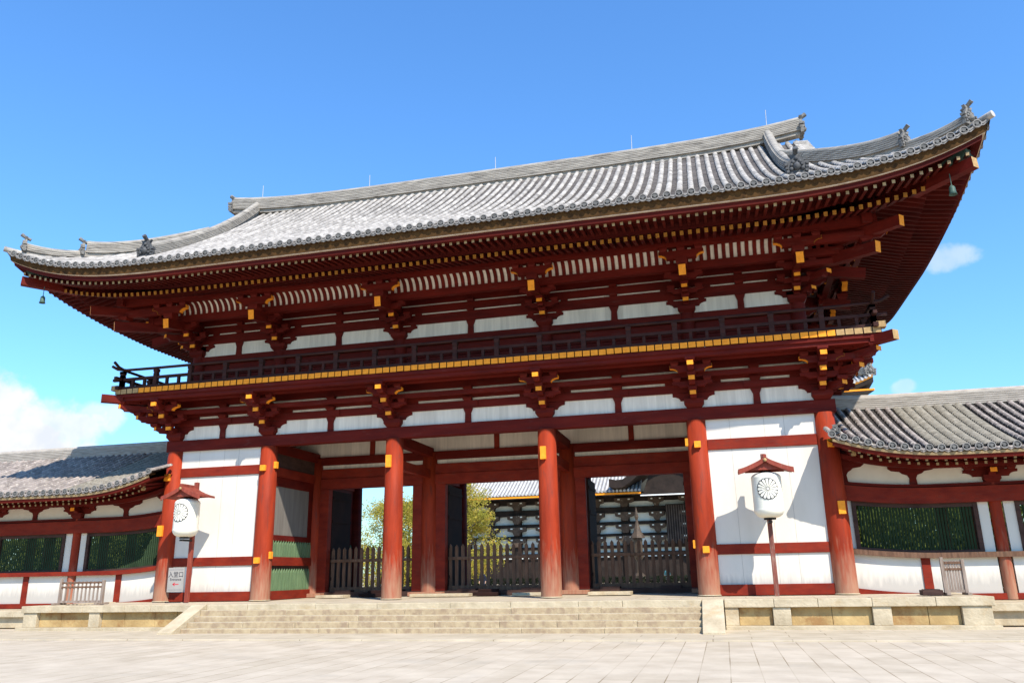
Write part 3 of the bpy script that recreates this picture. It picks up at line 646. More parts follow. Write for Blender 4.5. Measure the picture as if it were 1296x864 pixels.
# E frames: o outward from eave line -> use o=-d
roof = MB(); roof = None
XV = 12.35
def dmax(u, key):
    if key in ('front', 'back'): return 8.14 if abs(u) <= XV else 15.89-abs(u)
    return min(8.14-abs(u), 4.25)
roofpart = {}
rr = None
tilemb = {}
JR = random.Random(99)
def roll_tile(mb, T, u, H, dm, mat, R0=.088, step=.33, fsurf=None, nseg=6, d0=0.0, emat=None, vs=1.0, er=0):
    fsurf = fsurf or (lambda u, d: surf(u, d, H))
    if dm-d0 < .12: return
    V = []; d = d0; rows = []; ju = JR.uniform(-.007, .007); jr = JR.uniform(.97, 1.04)
    while d < dm-1e-3:
        e = min(d+step, dm); rows += [(d, R0*1.06), (e-.004, R0*.93)]; d = e
    for d, r in rows:
        z = fsurf(u, d)
        for k in range(nseg+1):
            a = math.pi*k/nseg; V.append((u+ju+JR.uniform(-.0025, .0025)-r*jr*math.cos(a), -d, z+.035+r*math.sin(a)*1.02*vs))
    n = nseg+1; mb.add(V, [(i*n+k, i*n+k+1, (i+1)*n+k+1, (i+1)*n+k) for i in range(len(rows)-1) for k in range(nseg)], mat, False)
    if d0 == 0:
        # round antefix with raised rim and boss
        z = fsurf(u, 0)+.03; c = (u, 0.012, z); n = 14; r = er or R0*1.30
        rings = [(r, -.03), (r, .03), (r*.80, .03), (r*.74, .012), (r*.42, .012), (r*.36, .026), (0.001, .026)]
        V = [(u+q*math.cos(2*math.pi*k/n), h, z+q*math.sin(2*math.pi*k/n)) for q, h in rings for k in range(n)]
        for i in range(len(rings)-1): mb.add(V[i*n:(i+2)*n], [(k, (k+1) % n, n+(k+1) % n, n+k) for k in range(n)], 'rim' if i < 2 and emat else (emat or mat), False)
def pan_tiles(mb, u0, u1, dmf, mat, fsurf, step=.24, lip=None):
    """stepped flat tiles between two rolls, with a crescent drip edge"""
    um = (u0+u1)/2; dm = dmf
    d = 0
    while d < dm-1e-3:
        e = min(d+step, dm)
        za0, za1, zb0, zb1 = fsurf(u0, d), fsurf(u1, d), fsurf(u0, e), fsurf(u1, e); zm0 = fsurf(um, d); zm1 = fsurf(um, e)
        s = .030; k = .02
        V = [(u0, -d, za0+s), (um, -d, zm0+s-k), (u1, -d, za1+s), (u1, -e, zb1), (um, -e, zm1-k), (u0, -e, zb0)]
        mb.add(V, [(0, 1, 4, 5), (1, 2, 3, 4)], mat)
        mb.add([(u0, -d, za0-.005), (um, -d, zm0-.02), (u1, -d, za1-.005), (u1, -d, za1+s), (um, -d, zm0+s-k), (u0, -d, za0+s)], [(0, 1, 4, 5), (1, 2, 3, 4)], mat)
        d = e
    z0, zm, z1 = fsurf(u0, 0), fsurf(um, 0), fsurf(u1, 0)
    mb.add([(u0, .012, z0+.05), (um, .012, zm+.0), (u1, .012, z1+.05), (u1, .012, z1+.005), (um, .012, zm-.05), (u0, .012, z0+.005)], [(0, 1, 4, 5), (1, 2, 3, 4)], lip or mat)
    mb.add([(u0, -.01, z0+.01), (um, -.01, zm-.04), (u1, -.01, z1+.01), (u1, -.01, z1-.03), (um, -.01, zm-.10), (u0, -.01, z0-.03)], [(0, 1, 4, 5), (1, 2, 3, 4)], lip or mat)
rr = None
for key, T in EF.items():
    H = HE[key]; n = int(round(2*H/.34)); w = 2*H/n; mb = MB(T); fs = lambda u, d, H=H: surf(u, d, H)
    for k in range(n+1):
        u = -H+k*w
        if 0 < k < n: roll_tile(mb, T, u, H, dmax(u, key), 'tile', emat='tilend')
        if k < n:
            um = u+w/2; dm = min(dmax(u, key), dmax(u+w, key)) if abs(um) > XV or key in ('left', 'right') else 8.14
            pan_tiles(mb, u, u+w, max(dm, .01), 'pan', fs, lip='rim')
            # triangular closing piece along the hip
            da, db = dmax(u, key), dmax(u+w, key)
            if abs(da-db) > 1e-3 and abs(da-db) < 1:
                lo = min(da, db)
                if da > db: mb.add([(u, -lo, fs(u, lo)), (u+w, -lo, fs(u+w, lo)), (u, -da, fs(u, da))], [(0, 1, 2)], 'pan')
                else: mb.add([(u, -lo, fs(u, lo)), (u+w, -lo, fs(u+w, lo)), (u+w, -db, fs(u+w, db))], [(0, 1, 2)], 'pan')
    o = mb.build('roof_slope' if key in ('front', 'back') else 'hip_slope', gate, fix=False); roofpart[key] = o
    if key == 'front': rr = o
    # boards under the tiles: ochre clay band, white line, red eaves board, soffit sheet
    nn = 60
    def strip(name, pts, mat, T=T, H=H, nn=nn):
        b = MB(T); V = []; m = len(pts)
        for k in range(nn+1):
            a = -1+2*k/nn; 
            for d, z in pts:
                u = a*(H-d); V.append((u, -d, z+lift(a*H, H)*1.0))
        F = [(i*m+j, i*m+j+1, (i+1)*m+j+1, (i+1)*m+j) for i in range(nn) for j in range(m-1)]
        b.add(V, F, mat); return b.build(name, gate, fix=False)
    strip('tile_bed', [(.5, 11.02), (.07, 11.02), (.12, 10.73), (.2, 10.715)], 'tilebed')
    strip('pale_fillet', [(.125, 10.735), (.14, 10.708), (.25, 10.70)], 'fillet')
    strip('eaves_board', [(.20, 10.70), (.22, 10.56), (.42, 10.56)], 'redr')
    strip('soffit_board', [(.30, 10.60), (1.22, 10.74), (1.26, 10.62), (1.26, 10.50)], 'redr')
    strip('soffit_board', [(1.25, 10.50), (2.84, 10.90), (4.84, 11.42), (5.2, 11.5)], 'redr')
# rafters: (base rafter d 1.29..4.84, flying rafter d .34..1.3), 0.24 apart; the 100 nearest as parts, the rest as one
def rafter_mesh(L_, kind):
    mb = MB(frame(0, 0, (1, 0), (0, -1)))
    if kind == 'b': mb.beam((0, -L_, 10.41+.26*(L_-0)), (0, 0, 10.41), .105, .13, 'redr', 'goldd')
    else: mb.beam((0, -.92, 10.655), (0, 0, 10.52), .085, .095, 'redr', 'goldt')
    return mb.mesh('base_rafter' if kind == 'b' else 'flying_rafter')
RM = {}
for key, T in EF.items():
    H = HE[key]; n = int(round(2*(H-.35)/.24)); rest = MB(T); resty = MB(T)
    for k in range(n+1):
        u = -(H-.35)+2*(H-.35)*k/n; lf = lift(u, H)
        Lb = min(3.6, (H-abs(u))-1.29)
        front100 = key == 'front' and k >= n+1-100-15 and k < n+1-15
        rz = {'front': 0, 'back': math.pi, 'right': math.pi/2, 'left': -math.pi/2}[key]
        if Lb > .15:
            if front100:
                q = round(Lb, 2)
                if ('b', q) not in RM: RM[('b', q)] = rafter_mesh(q, 'b')
                p = T((u, -1.29, 0)); put(RM[('b', q)], 'base_rafter', gate, (p.x, p.y, lf), rz)
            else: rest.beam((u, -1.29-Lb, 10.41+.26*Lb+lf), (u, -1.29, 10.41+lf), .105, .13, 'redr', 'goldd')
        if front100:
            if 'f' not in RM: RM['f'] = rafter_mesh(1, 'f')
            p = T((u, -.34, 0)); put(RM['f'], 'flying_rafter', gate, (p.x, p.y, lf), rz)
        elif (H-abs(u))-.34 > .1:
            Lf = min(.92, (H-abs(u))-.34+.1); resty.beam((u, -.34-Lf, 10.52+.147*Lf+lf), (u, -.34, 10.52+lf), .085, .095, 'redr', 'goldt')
    o = rest.build('base_rafters', gate, fix=False); tag(o, kind='stuff'); o = resty.build('flying_rafters', gate, fix=False); tag(o, kind='stuff')
# hip rafters with bronze shoes
for sx in (-1, 1):
    for sy in (-1, 1):
        def P(d, z): return (sx*(15.89-d), (-4.49+d) if sy < 0 else (2*YC+4.49-d), z)
        b = MB(); b.beam(P(4.8, 11.05), P(1.35, 10.55+.62), .26, .3, 'redh', 'gold'); b.beam(P(1.7, 11.0), P(.42, 10.98+.12), .26, .30, 'redh', 'goldf'); b.build('hip_rafter', gate)
        b = MB(); b.beam(P(1.0, 11.32), P(.50, 11.46), .30, .20, 'bronze'); b.build('bronze_shoe', gate)
# ridges
def ridge_prof(w, h, layers):
    R_ = [(w*.32, -.16), (w*.32, .0)]
    for k in range(layers):
        z0 = h*k/layers; z1 = h*(k+.72)/layers; ww = w/2*(1-.16*k/layers)
        R_ += [(ww, z0), (ww, z1), (ww*.80, z1), (ww*.80, h*(k+1)/layers)]
    cap = [(w*.30*math.cos(a), h+w*.27*math.sin(a)) for a in [math.pi*j/6 for j in range(7)]]
    Lh = [(-x, z) for x, z in reversed(R_)]
    return R_+cap+Lh
b = MB(); path = [(x, YC, 16.54+.38*(abs(x)/12.3)**5) for x in [-12.3+24.6*i/40 for i in range(41)]]
b.loft(ridge_prof(.48, .52, 7), path, 'ridge'); ridge = b.build('main_ridge', rr, fix=False)
def onigawara(par, pos, dirv, s, mat, horn=True):
    """carved end tile: slab with stepped shoulders, face bosses, side scrolls and a projecting round tile"""
    d = Vector(dirv).normalized(); sd = d.cross(Vector((0, 0, 1))); P0 = Vector(pos)
    f = lambda a, c, w: P0+sd*a*s+Vector((0, 0, c*s))+d*w*s
    mb = MB(); out = [(-.42, -.12), (.42, -.12), (.46, .10), (.34, .16), (.36, .42), (.26, .50), (.20, .66), (.30, .82), (.14, .78), (0, .84), (-.14, .78), (-.30, .82), (-.20, .66), (-.26, .50), (-.36, .42), (-.34, .16), (-.46, .10)]
    mb.prism(out, -.07, .07, mat, f)
    for a, c, r in ((0, .22, .17), (-.13, .42, .09), (.13, .42, .09), (0, .36, .08), (-.22, .12, .09), (.22, .12, .09), (0, .58, .09), (-.2, .3, .07), (.2, .3, .07)):
        p = f(a, c, .09); mb.ball(p, r*s, mat)
    for sgn in (-1, 1):
        for k in range(3): mb.beam(f(sgn*(.36+.03*k), .02+k*.16, -.1), f(sgn*(.36+.03*k), .02+k*.16, .13), .1*s, .11*s, mat)
    if horn: mb.tube([f(0, .72, -.25), f(0, .82, .02), f(0, .98, .26)], [.085*s, .095*s, .11*s], mat, 10)
    return mb.build('ridge_end_tile', par, fix=False)
for sx in (-1, 1): onigawara(ridge, (sx*12.36, YC, 16.86), (sx, 0, 0), .82, 'onil')
zsurf = lambda x, y: surf(x, min(y+4.49, 2*YC+4.49-y), 15.89)
for sx in (-1, 1):
    for sy in (-1, 1):
        ys = [YC+sy*(.15+i*(6.65)/24) for i in range(25)]
        b = MB(); b.loft(ridge_prof(.38, .36, 5), [(sx*(11.1+.0*i), y, zsurf(11.1, y)+.05+.10*(i/24)**4+.28*(1-i/24)**4) for i, y in enumerate(ys)], 'ridge'); o = b.build('descending_ridge', rr, fix=False)
        ye = YC+sy*6.85; onigawara(o, (sx*11.1, ye, zsurf(11.1, ye)+.12), (0, sy, 0), .72, 'oni')
        # corner ridge in two tiers along the hip
        def HP(d): return Vector((sx*(15.89-d), (-4.49+d) if sy < 0 else (2*YC+4.49-d), surf(15.89-d, d, 15.89)))
        ds = [1.75+(4.75-1.75)*i/14 for i in range(15)]
        b = MB(); b.loft(ridge_prof(.40, .40, 6), [HP(d)+Vector((0, 0, .06+.16*((4.75-d)/3.0)**4)) for d in ds], 'ridge'); o = b.build('corner_ridge', rr, fix=False)
        onigawara(o, HP(1.68)+Vector((0, 0, .20)), (sx, sy, 0), .62, 'onil')
        ds = [.42+(1.8-.42)*i/8 for i in range(9)]
        b = MB(); b.loft(ridge_prof(.32, .22, 3), [HP(d)+Vector((0, 0, .05+.12*((1.8-d)/1.38)**2)) for d in ds], 'ridge'); o = b.build('corner_ridge', rr, fix=False)
        onigawara(o, HP(.38)+Vector((0, 0, .17)), (sx, sy, 0), .62, 'onil')
        p = HP(0); q = HP(.5); b = MB(); b.tube([q+Vector((0, 0, .02)), p+Vector((sx*.06, sy*.06, .08))], .10, 'tile', 12); b.build('corner_tile', rr, fix=False)
    # gable: verge tiles, bargeboard and wall
    b = MB()
    for sy in (-1, 1):
        for k in range(17):
            y = YC+sy*(.2+k*.25); z = zsurf(12.2, y)
            b.tube([(sx*11.98, y, z+.05), (sx*12.52, y, z+.02)], .075, 'tile', 8)
    b.build('verge_tiles', rr, fix=False)
    b = MB()
    for sy in (-1, 1):
        pts = [(YC+sy*(i*.35), zsurf(12.2, YC+sy*i*.35)) for i in range(13)]
        for (y0, z0), (y1, z1) in zip(pts[:-1], pts[1:]): b.add([(sx*12.40, y0, z0-.02), (sx*12.40, y1, z1-.02), (sx*12.40, y1, z1-.42), (sx*12.40, y0, z0-.42), (sx*12.32, y0, z0-.02), (sx*12.32, y1, z1-.02), (sx*12.32, y1, z1-.42), (sx*12.32, y0, z0-.42)], [(0, 1, 2, 3), (7, 6, 5, 4), (2, 3, 7, 6)], 'redh')
    b.build('bargeboard', gate, fix=False)
    b = MB(); base = 13.0
    b.add([(sx*11.66, YC-4.2, base), (sx*11.66, YC+4.2, base), (sx*11.66, YC+4.0, zsurf(11.6, YC+4.0)-.1), (sx*11.66, YC, 16.2), (sx*11.66, YC-4.0, zsurf(11.6, YC-4.0)-.1)], [(0, 1, 2, 3, 4)], 'whiteb')
    for k in range(-3, 4): b.box((min(sx*11.66, sx*11.74), YC+k-.08, base), (max(sx*11.66, sx*11.74), YC+k+.08, 16.1-abs(k)*.9), 'redh')
    b.build('gable_wall', gate, fix=False)
# lightning rods along the ridge
for x, h, lean in ((-10.95, .75, 0), (-5.68, .5, 0), (.08, .5, 0), (5.83, .6, .02), (11.1, .85, .04)):
    b = MB(); b.tube([(x, YC, 17.05), (x+lean, YC, 17.25+h)], [.016, .012], 'metal', 6); b.build('lightning_rod', ridge, fix=False)
# wind bells
for x, z, side in ((-14.75, 10.42, 'left'), (14.9, 10.50, 'right')):
    e = empty('wind_bell', (x, -3.75, z), 'green bronze wind bell hanging under the %s corner of the gate roof' % side, 'bell', 'wind bells under the roof corners')
    b = MB(); b.lathe([(.0, .13), (.06, .12), (.075, .09), (.085, -.06), (.105, -.12), (.09, -.12), (.07, .07), (0, .08)], (x, -3.75, z), 'bronze', 16); b.build('bell_body', e, fix=False)
    b = MB(); b.tube([(x, -3.75, z+.12), (x, -3.75, z+.5)], .012, 'bronze', 6); b.tube([(x-.04, -3.75, z+.12), (x, -3.75, z+.17), (x+.04, -3.75, z+.12)], .014, 'bronze', 6); b.build('hanger', e, fix=False)
# ------------------------------------------------------------------ lattice fences in the doorways
def picket_fence(name, x0, x1, label, n):
    e = empty(name, ((x0+x1)/2, 3.95, 0), label, 'fence', 'wooden picket fences in the doorways')
    for k in range(n):
        x = x0+.06+(x1-x0-.12)*k/(n-1); b = MB(); h = 1.84+random.uniform(-.02, .02)
        b.prism([(-.062, .17), (.062, .17), (.062, h-.10), (0, h), (-.062, h-.10)], 3.92, 3.98, 'fence', lambda a, c, w, x=x: (x+a, w, c)); b.build('picket', e, fix=False)
    for z0, z1 in ((1.27, 1.38), (.168, .34)):
        b = MB(); b.box((x0, 3.86, z0), (x1, 3.918, z1), 'fence'); b.build('rail', e, bevel=.006)
    for f in (.2, .8):
        x = x0+(x1-x0)*f; b = MB(); b.box((x-.35, 3.5, .17), (x+.35, 4.3, .24), 'dark'); b.build('foot', e)
    return e
picket_fence('picket_fence', -6.88, -3.38, 'brown picket fence in the left doorway with yellow trees behind', 15)
picket_fence('picket_fence', -2.03, 2.03, 'brown picket fence across the wide middle doorway', 17)
picket_fence('picket_fence', 3.38, 6.88, 'brown picket fence in the right doorway with dark hall timbers behind', 15)
def step_block(x, y, w, d, h, label, mat, n=1):
    b = MB(); b.box((x-w/2, y-d/2, .004), (x+w/2, y+d/2, h), mat)
    if n == 2: b.box((x-w*.35, y+d/2, .004), (x+w*.35, y+d/2+.35, h+.1), mat)
    o = b.build('doorway_step', loc=(x, y, 0), bevel=.012); tag(o, label, 'step', 'steps at the doorways')
step_block(-4.65, 3.0, 1.0, .5, .12, 'dark low step before the left doorway', 'doorw', 2)
step_block(-.25, 2.7, 1.0, .5, .12, 'dark low step before the wide middle doorway', 'doorw', 2)
step_block(-5.9, 2.2, 1.1, .6, .10, 'pale stone step before the left doorway, left of the dark one', 'stone')
step_block(-1.75, 2.3, 2.2, .6, .10, 'long pale stone step before the middle doorway', 'stone')
step_block(1.65, 2.3, 1.5, .6, .10, 'pale stone step right of the dark one at the middle doorway', 'stone')
step_block(4.3, 1.9, 1.4, .8, .11, 'pale stone step before the right doorway', 'stone')
# ------------------------------------------------------------------ corridors
def corridor(sx, label):
    e = empty('roofed_corridor', (sx*23, 3, -.2), label, 'corridor', 'roofed corridors beside the gate')
    X1 = 33.0
    lb = lambda ax: .19*max(0, (14.3-ax)/2.6)**2          # rise of the beams towards the gate
    le = lambda ax: .52*max(0, (14.6-ax)/3.2)**2.2 - .02   # rise of the eaves
    T = lambda p: Vector((sx*p[0], p[1]+.5, p[2]))
    T0 = lambda p: Vector((sx*p[0], p[1], p[2]))
    def bar(name, x0, x1, y0, y1, z0, z1, mat, f=lb, n=14, par=e):
        b = MB(T); xs = [x0+(min(x1, 15)-x0)*i/n for i in range(n+1)] if x0 < 14.3 else [x0]
        if x1 > xs[-1]+.01: xs.append(x1)
        for a, c in zip(xs[:-1], xs[1:]):
            za, zc = f(a), f(c)
            V = [(a, y0, z0+za), (c, y0, z0+zc), (c, y1, z0+zc), (a, y1, z0+za), (a, y0, z1+za), (c, y0, z1+zc), (c, y1, z1+zc), (a, y1, z1+za)]
            b.add(V, [(0, 3, 2, 1), (4, 5, 6, 7), (0, 1, 5, 4), (2, 3, 7, 6)], mat)
            if a == xs[0]: b.add(V, [(3, 0, 4, 7)], mat)
            if c == xs[-1]: b.add(V, [(1, 2, 6, 5)], mat)
        return b.build(name, par)
    # footing
    b = MB(T0); b.box((14.30, -1.75, -.76), (X1, 8.2, -.22), 'stone'); b.build('stone_footing', e, bevel=.02)
    nst = [14.38, 15.9, 17.2, 18.9, 20.5, 22.2, 24, 26, 28, 30, X1]
    for a, c in zip(nst[:-1], nst[1:]):
        b = MB(T0); b.box((a+.005, -1.9, -.40), (c-.005, -1.35, -.20), 'stone'); b.build('coping', e, bevel=.015)
    CXs = [15.8+4.1*k for k in range(5)]; wallmat = 'white'
    for x in CXs:
        b = MB(T); b.tube([(x, 0, -.2), (x, 0, 3.05)], .165, 'redc', 18, smooth=True); b.build('column', e, fix=False)
        for yy in (3.0, 6.2): b = MB(T); b.tube([(x, yy, -.2), (x, yy, 3.4)], .19, 'redc', 14); b.build('column', e, fix=False)
    edges = [11.62]+CXs
    for i, (a, c) in enumerate(zip(edges[:-1], edges[1:])):
        a1 = a+(.02 if i == 0 else .2); c1 = c-.2; m = (a+c)/2
        bar('lower_panel', a1, c1, -.04, .04, -.2, 1.0, 'white')
        b = MB(T); b.box((m-.12, -.08, -.05+lb(m)*.5), (m+.12, .08, .98+lb(m)), 'red'); b.build('strut', e)
        wa = a+(.34 if i == 0 else .55); wc = c-.55
        for q0, q1 in ((a1, wa-.06), (wc+.06, c1)):
            bar('white_panel', q0, q1, -.04, .04, 1.1, 2.56, 'white')
        # window
        fr = bar('window', wa-.06, wa+.06, -.09, .07, 1.10, 2.5, 'dark'); 
        bar('frame', wc-.06, wc+.06, -.09, .07, 1.10, 2.5, 'dark', par=fr); bar('frame', wa+.06, wc-.06, -.08, .06, 2.38, 2.5, 'dark', par=fr); bar('frame', wa+.06, wc-.06, -.08, .06, 1.10, 1.17, 'dark', par=fr)
        b = MB(T); n = int((wc-wa-.12)/.088)
        for k in range(n):
            x = wa+.1+(wc-wa-.2)*(k+.5)/n; z0, z1 = 1.17+lb(x), 2.38+lb(x)
            for yy in (-.03,): b.add([(x-.035, yy, z0), (x, yy-.035, z0), (x+.035, yy, z0), (x, yy+.035, z0), (x-.035, yy, z1), (x, yy-.035, z1), (x+.035, yy, z1), (x, yy+.035, z1)], [(0, 1, 5, 4), (1, 2, 6, 5), (2, 3, 7, 6), (3, 0, 4, 7)], 'latt')
        b.build('lattice', fr, fix=False)
        # cloud shaped struts above
        zt = 3.05
        bar('upper_panel', a+.05, c-.05, -.03, .03, 3.05, 3.75, 'cream')
        def cloud(x, w0, w1, par=e, nm='frog_strut'):
            b = MB(T); z = zt+lb(x); zz = 3.56+.5*(lb(x)+le(x))
            pts = [(-w0, z), (w0, z), (w0*.85, z+.20), (w0+.03, z+.29), (w1*.42, z+.34), (w1*.52, z+.40), (w1*.85, z+.43), (w1, z+.50), (w1, max(zz+.12, z+.56))]
            pts = pts+[(-p, q) for p, q in reversed(pts[2:])]
            b.prism(pts, -.075, .075, 'redh', lambda s_, q, w: (x+s_, -w, q)); b.build(nm, par)
        cloud(m, .11, .66)
        cloud(c, .22, .80)
        if i == 0: cloud(a+.12, .16, .66)
    for x in CXs:
        b = MB(T); block(b, x, 0, 3.04, .46, .22); warm(b, x, 0, .72, 3.22, 3.42, .18); oarm_T = MB(lambda p: Vector((sx*p[0], .5-p[1], p[2])))
        oarm(oarm_T, x, .45, 3.24, 3.44, .18); oarm_T.build('bracket_arm', e, fix=False); b.build('bracket_cluster', e, fix=False)
    bar('sill_rail', 11.62, X1, -.22, .1, .95, 1.10, 'fence' if sx > 0 else 'red'); bar('base_rail', 11.62, X1, -.1, .1, -.2, -.03, 'red')
    bar('head_rail', 11.62, X1, -.22, .1, 2.50, 2.95, 'red'); bar('tie_beam', 11.62, X1, -.16, .12, 2.975, 3.06, 'redh')
    bar('wall_plate', 11.62, X1, -.13, .13, 3.56, 3.74, 'redh', f=le)
    bar('eaves_purlin', 11.62, X1, -.55, -.38, 3.50, 3.64, 'redh', f=le)
    # roof
    Y0 = -1.6; YR = 3.3; HB = YR-Y0
    xe_ = 11.33 if sx > 0 else 11.28
    def cs(x, d):
        t = d/HB; return 3.85+2.05*(.82*t+.18*t*t)+le(x)*max(0, 1-t*.9)+.12*max(0, (14.2-x)/3)**2*t
    for side, Tt in (('front', lambda p: Vector((sx*p[0], Y0-p[1], p[2]))), ('back', lambda p: Vector((sx*p[0], 2*YR-Y0+p[1], p[2])))):
        mb = MB(Tt); w = .31; n = int((X1-xe_)/w); fs = lambda u, d: cs(u, d)
        for k in range(n+1):
            u = xe_+k*w; d0 = 0; dm = HB if u > 11.75 else 1.15
            old = (side == 'front') and ((sx > 0 and 14.1 < u < 16.2) or (sx < 0 and 12.9 < u < 14.9))
            roll_tile(mb, None, u, 0, dm, 'tileo' if old else 'tilec', .142 if old else .082, .15 if old else .30, fs, emat='tilend', vs=.5 if old else 1, er=.105)
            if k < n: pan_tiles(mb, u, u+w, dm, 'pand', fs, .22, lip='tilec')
        mb.build('roof_slope', e, fix=False)
        def estrip(name, pts, mat):
            b = MB(Tt); xs = [xe_+(15-xe_)*i/16 for i in range(17)]+[X1]; m = len(pts); V = [(x, -d, z+le(x)) for x in xs for d, z in pts]
            b.add(V, [(i*m+j, i*m+j+1, (i+1)*m+j+1, (i+1)*m+j) for i in range(len(xs)-1) for j in range(m-1)], mat); b.build(name, e, fix=False)
        estrip('tile_bed', [(.4, 3.83), (.03, 3.83), (.05, 3.745)], 'tilebed'); estrip('ochre_fillet', [(.03, 3.755), (.045, 3.68), (.1, 3.675)], 'goldt')
        estrip('eaves_board', [(.08, 3.68), (.10, 3.58), (.25, 3.58)], 'redh'); estrip('soffit_board', [(.2, 3.65), (1.6, 3.98), (HB, 5.2)], 'redh')
        b = MB(Tt); x = xe_+.45; n = 0
        while x < (20 if side == 'front' else 14):
            z = le(x); b.beam((x, -1.7, 3.82+z), (x, -.20, 3.57+z), .07, .07, 'redh', 'goldt'); b.beam((x+.12, -1.7, 3.74+z), (x+.12, -.62, 3.50+z), .07, .075, 'redh', 'goldt'); x += .245
        b.build('rafters', e, fix=False)
    b = MB(T); xs = [11.75+(X1-11.75)*i/30 for i in range(31)]
    b.loft(ridge_prof(.42, .42, 6), [(x, YR-.5, cs(x, HB)-.04) for x in xs], 'ridgec'); b.build('ridge', e, fix=False)
    if sx > 0: onigawara(e, (sx*11.48, -1.35, cs(11.4, .3)+.04), (-sx*.5, -1, 0), .30, 'onil', False)
    b = MB(); b.box((min(sx*11.9, sx*12.0), -1.0, 3.50+le(11.9)), (max(sx*11.9, sx*12.0), -.9, 3.80+le(11.9)), 'goldf'); b.build('ochre_bracket', e)
    return e
MT['latt'] = material('green_lattice_paint', (.030, .055, .026), (.018, .032, .016), .6, 3, bump=.05)
corridor(1, 'roofed corridor right of the gate with grey weathered barrier leaning at its wall')
corridor(-1, 'roofed corridor left of the gate with red window sill and shadowed roof')
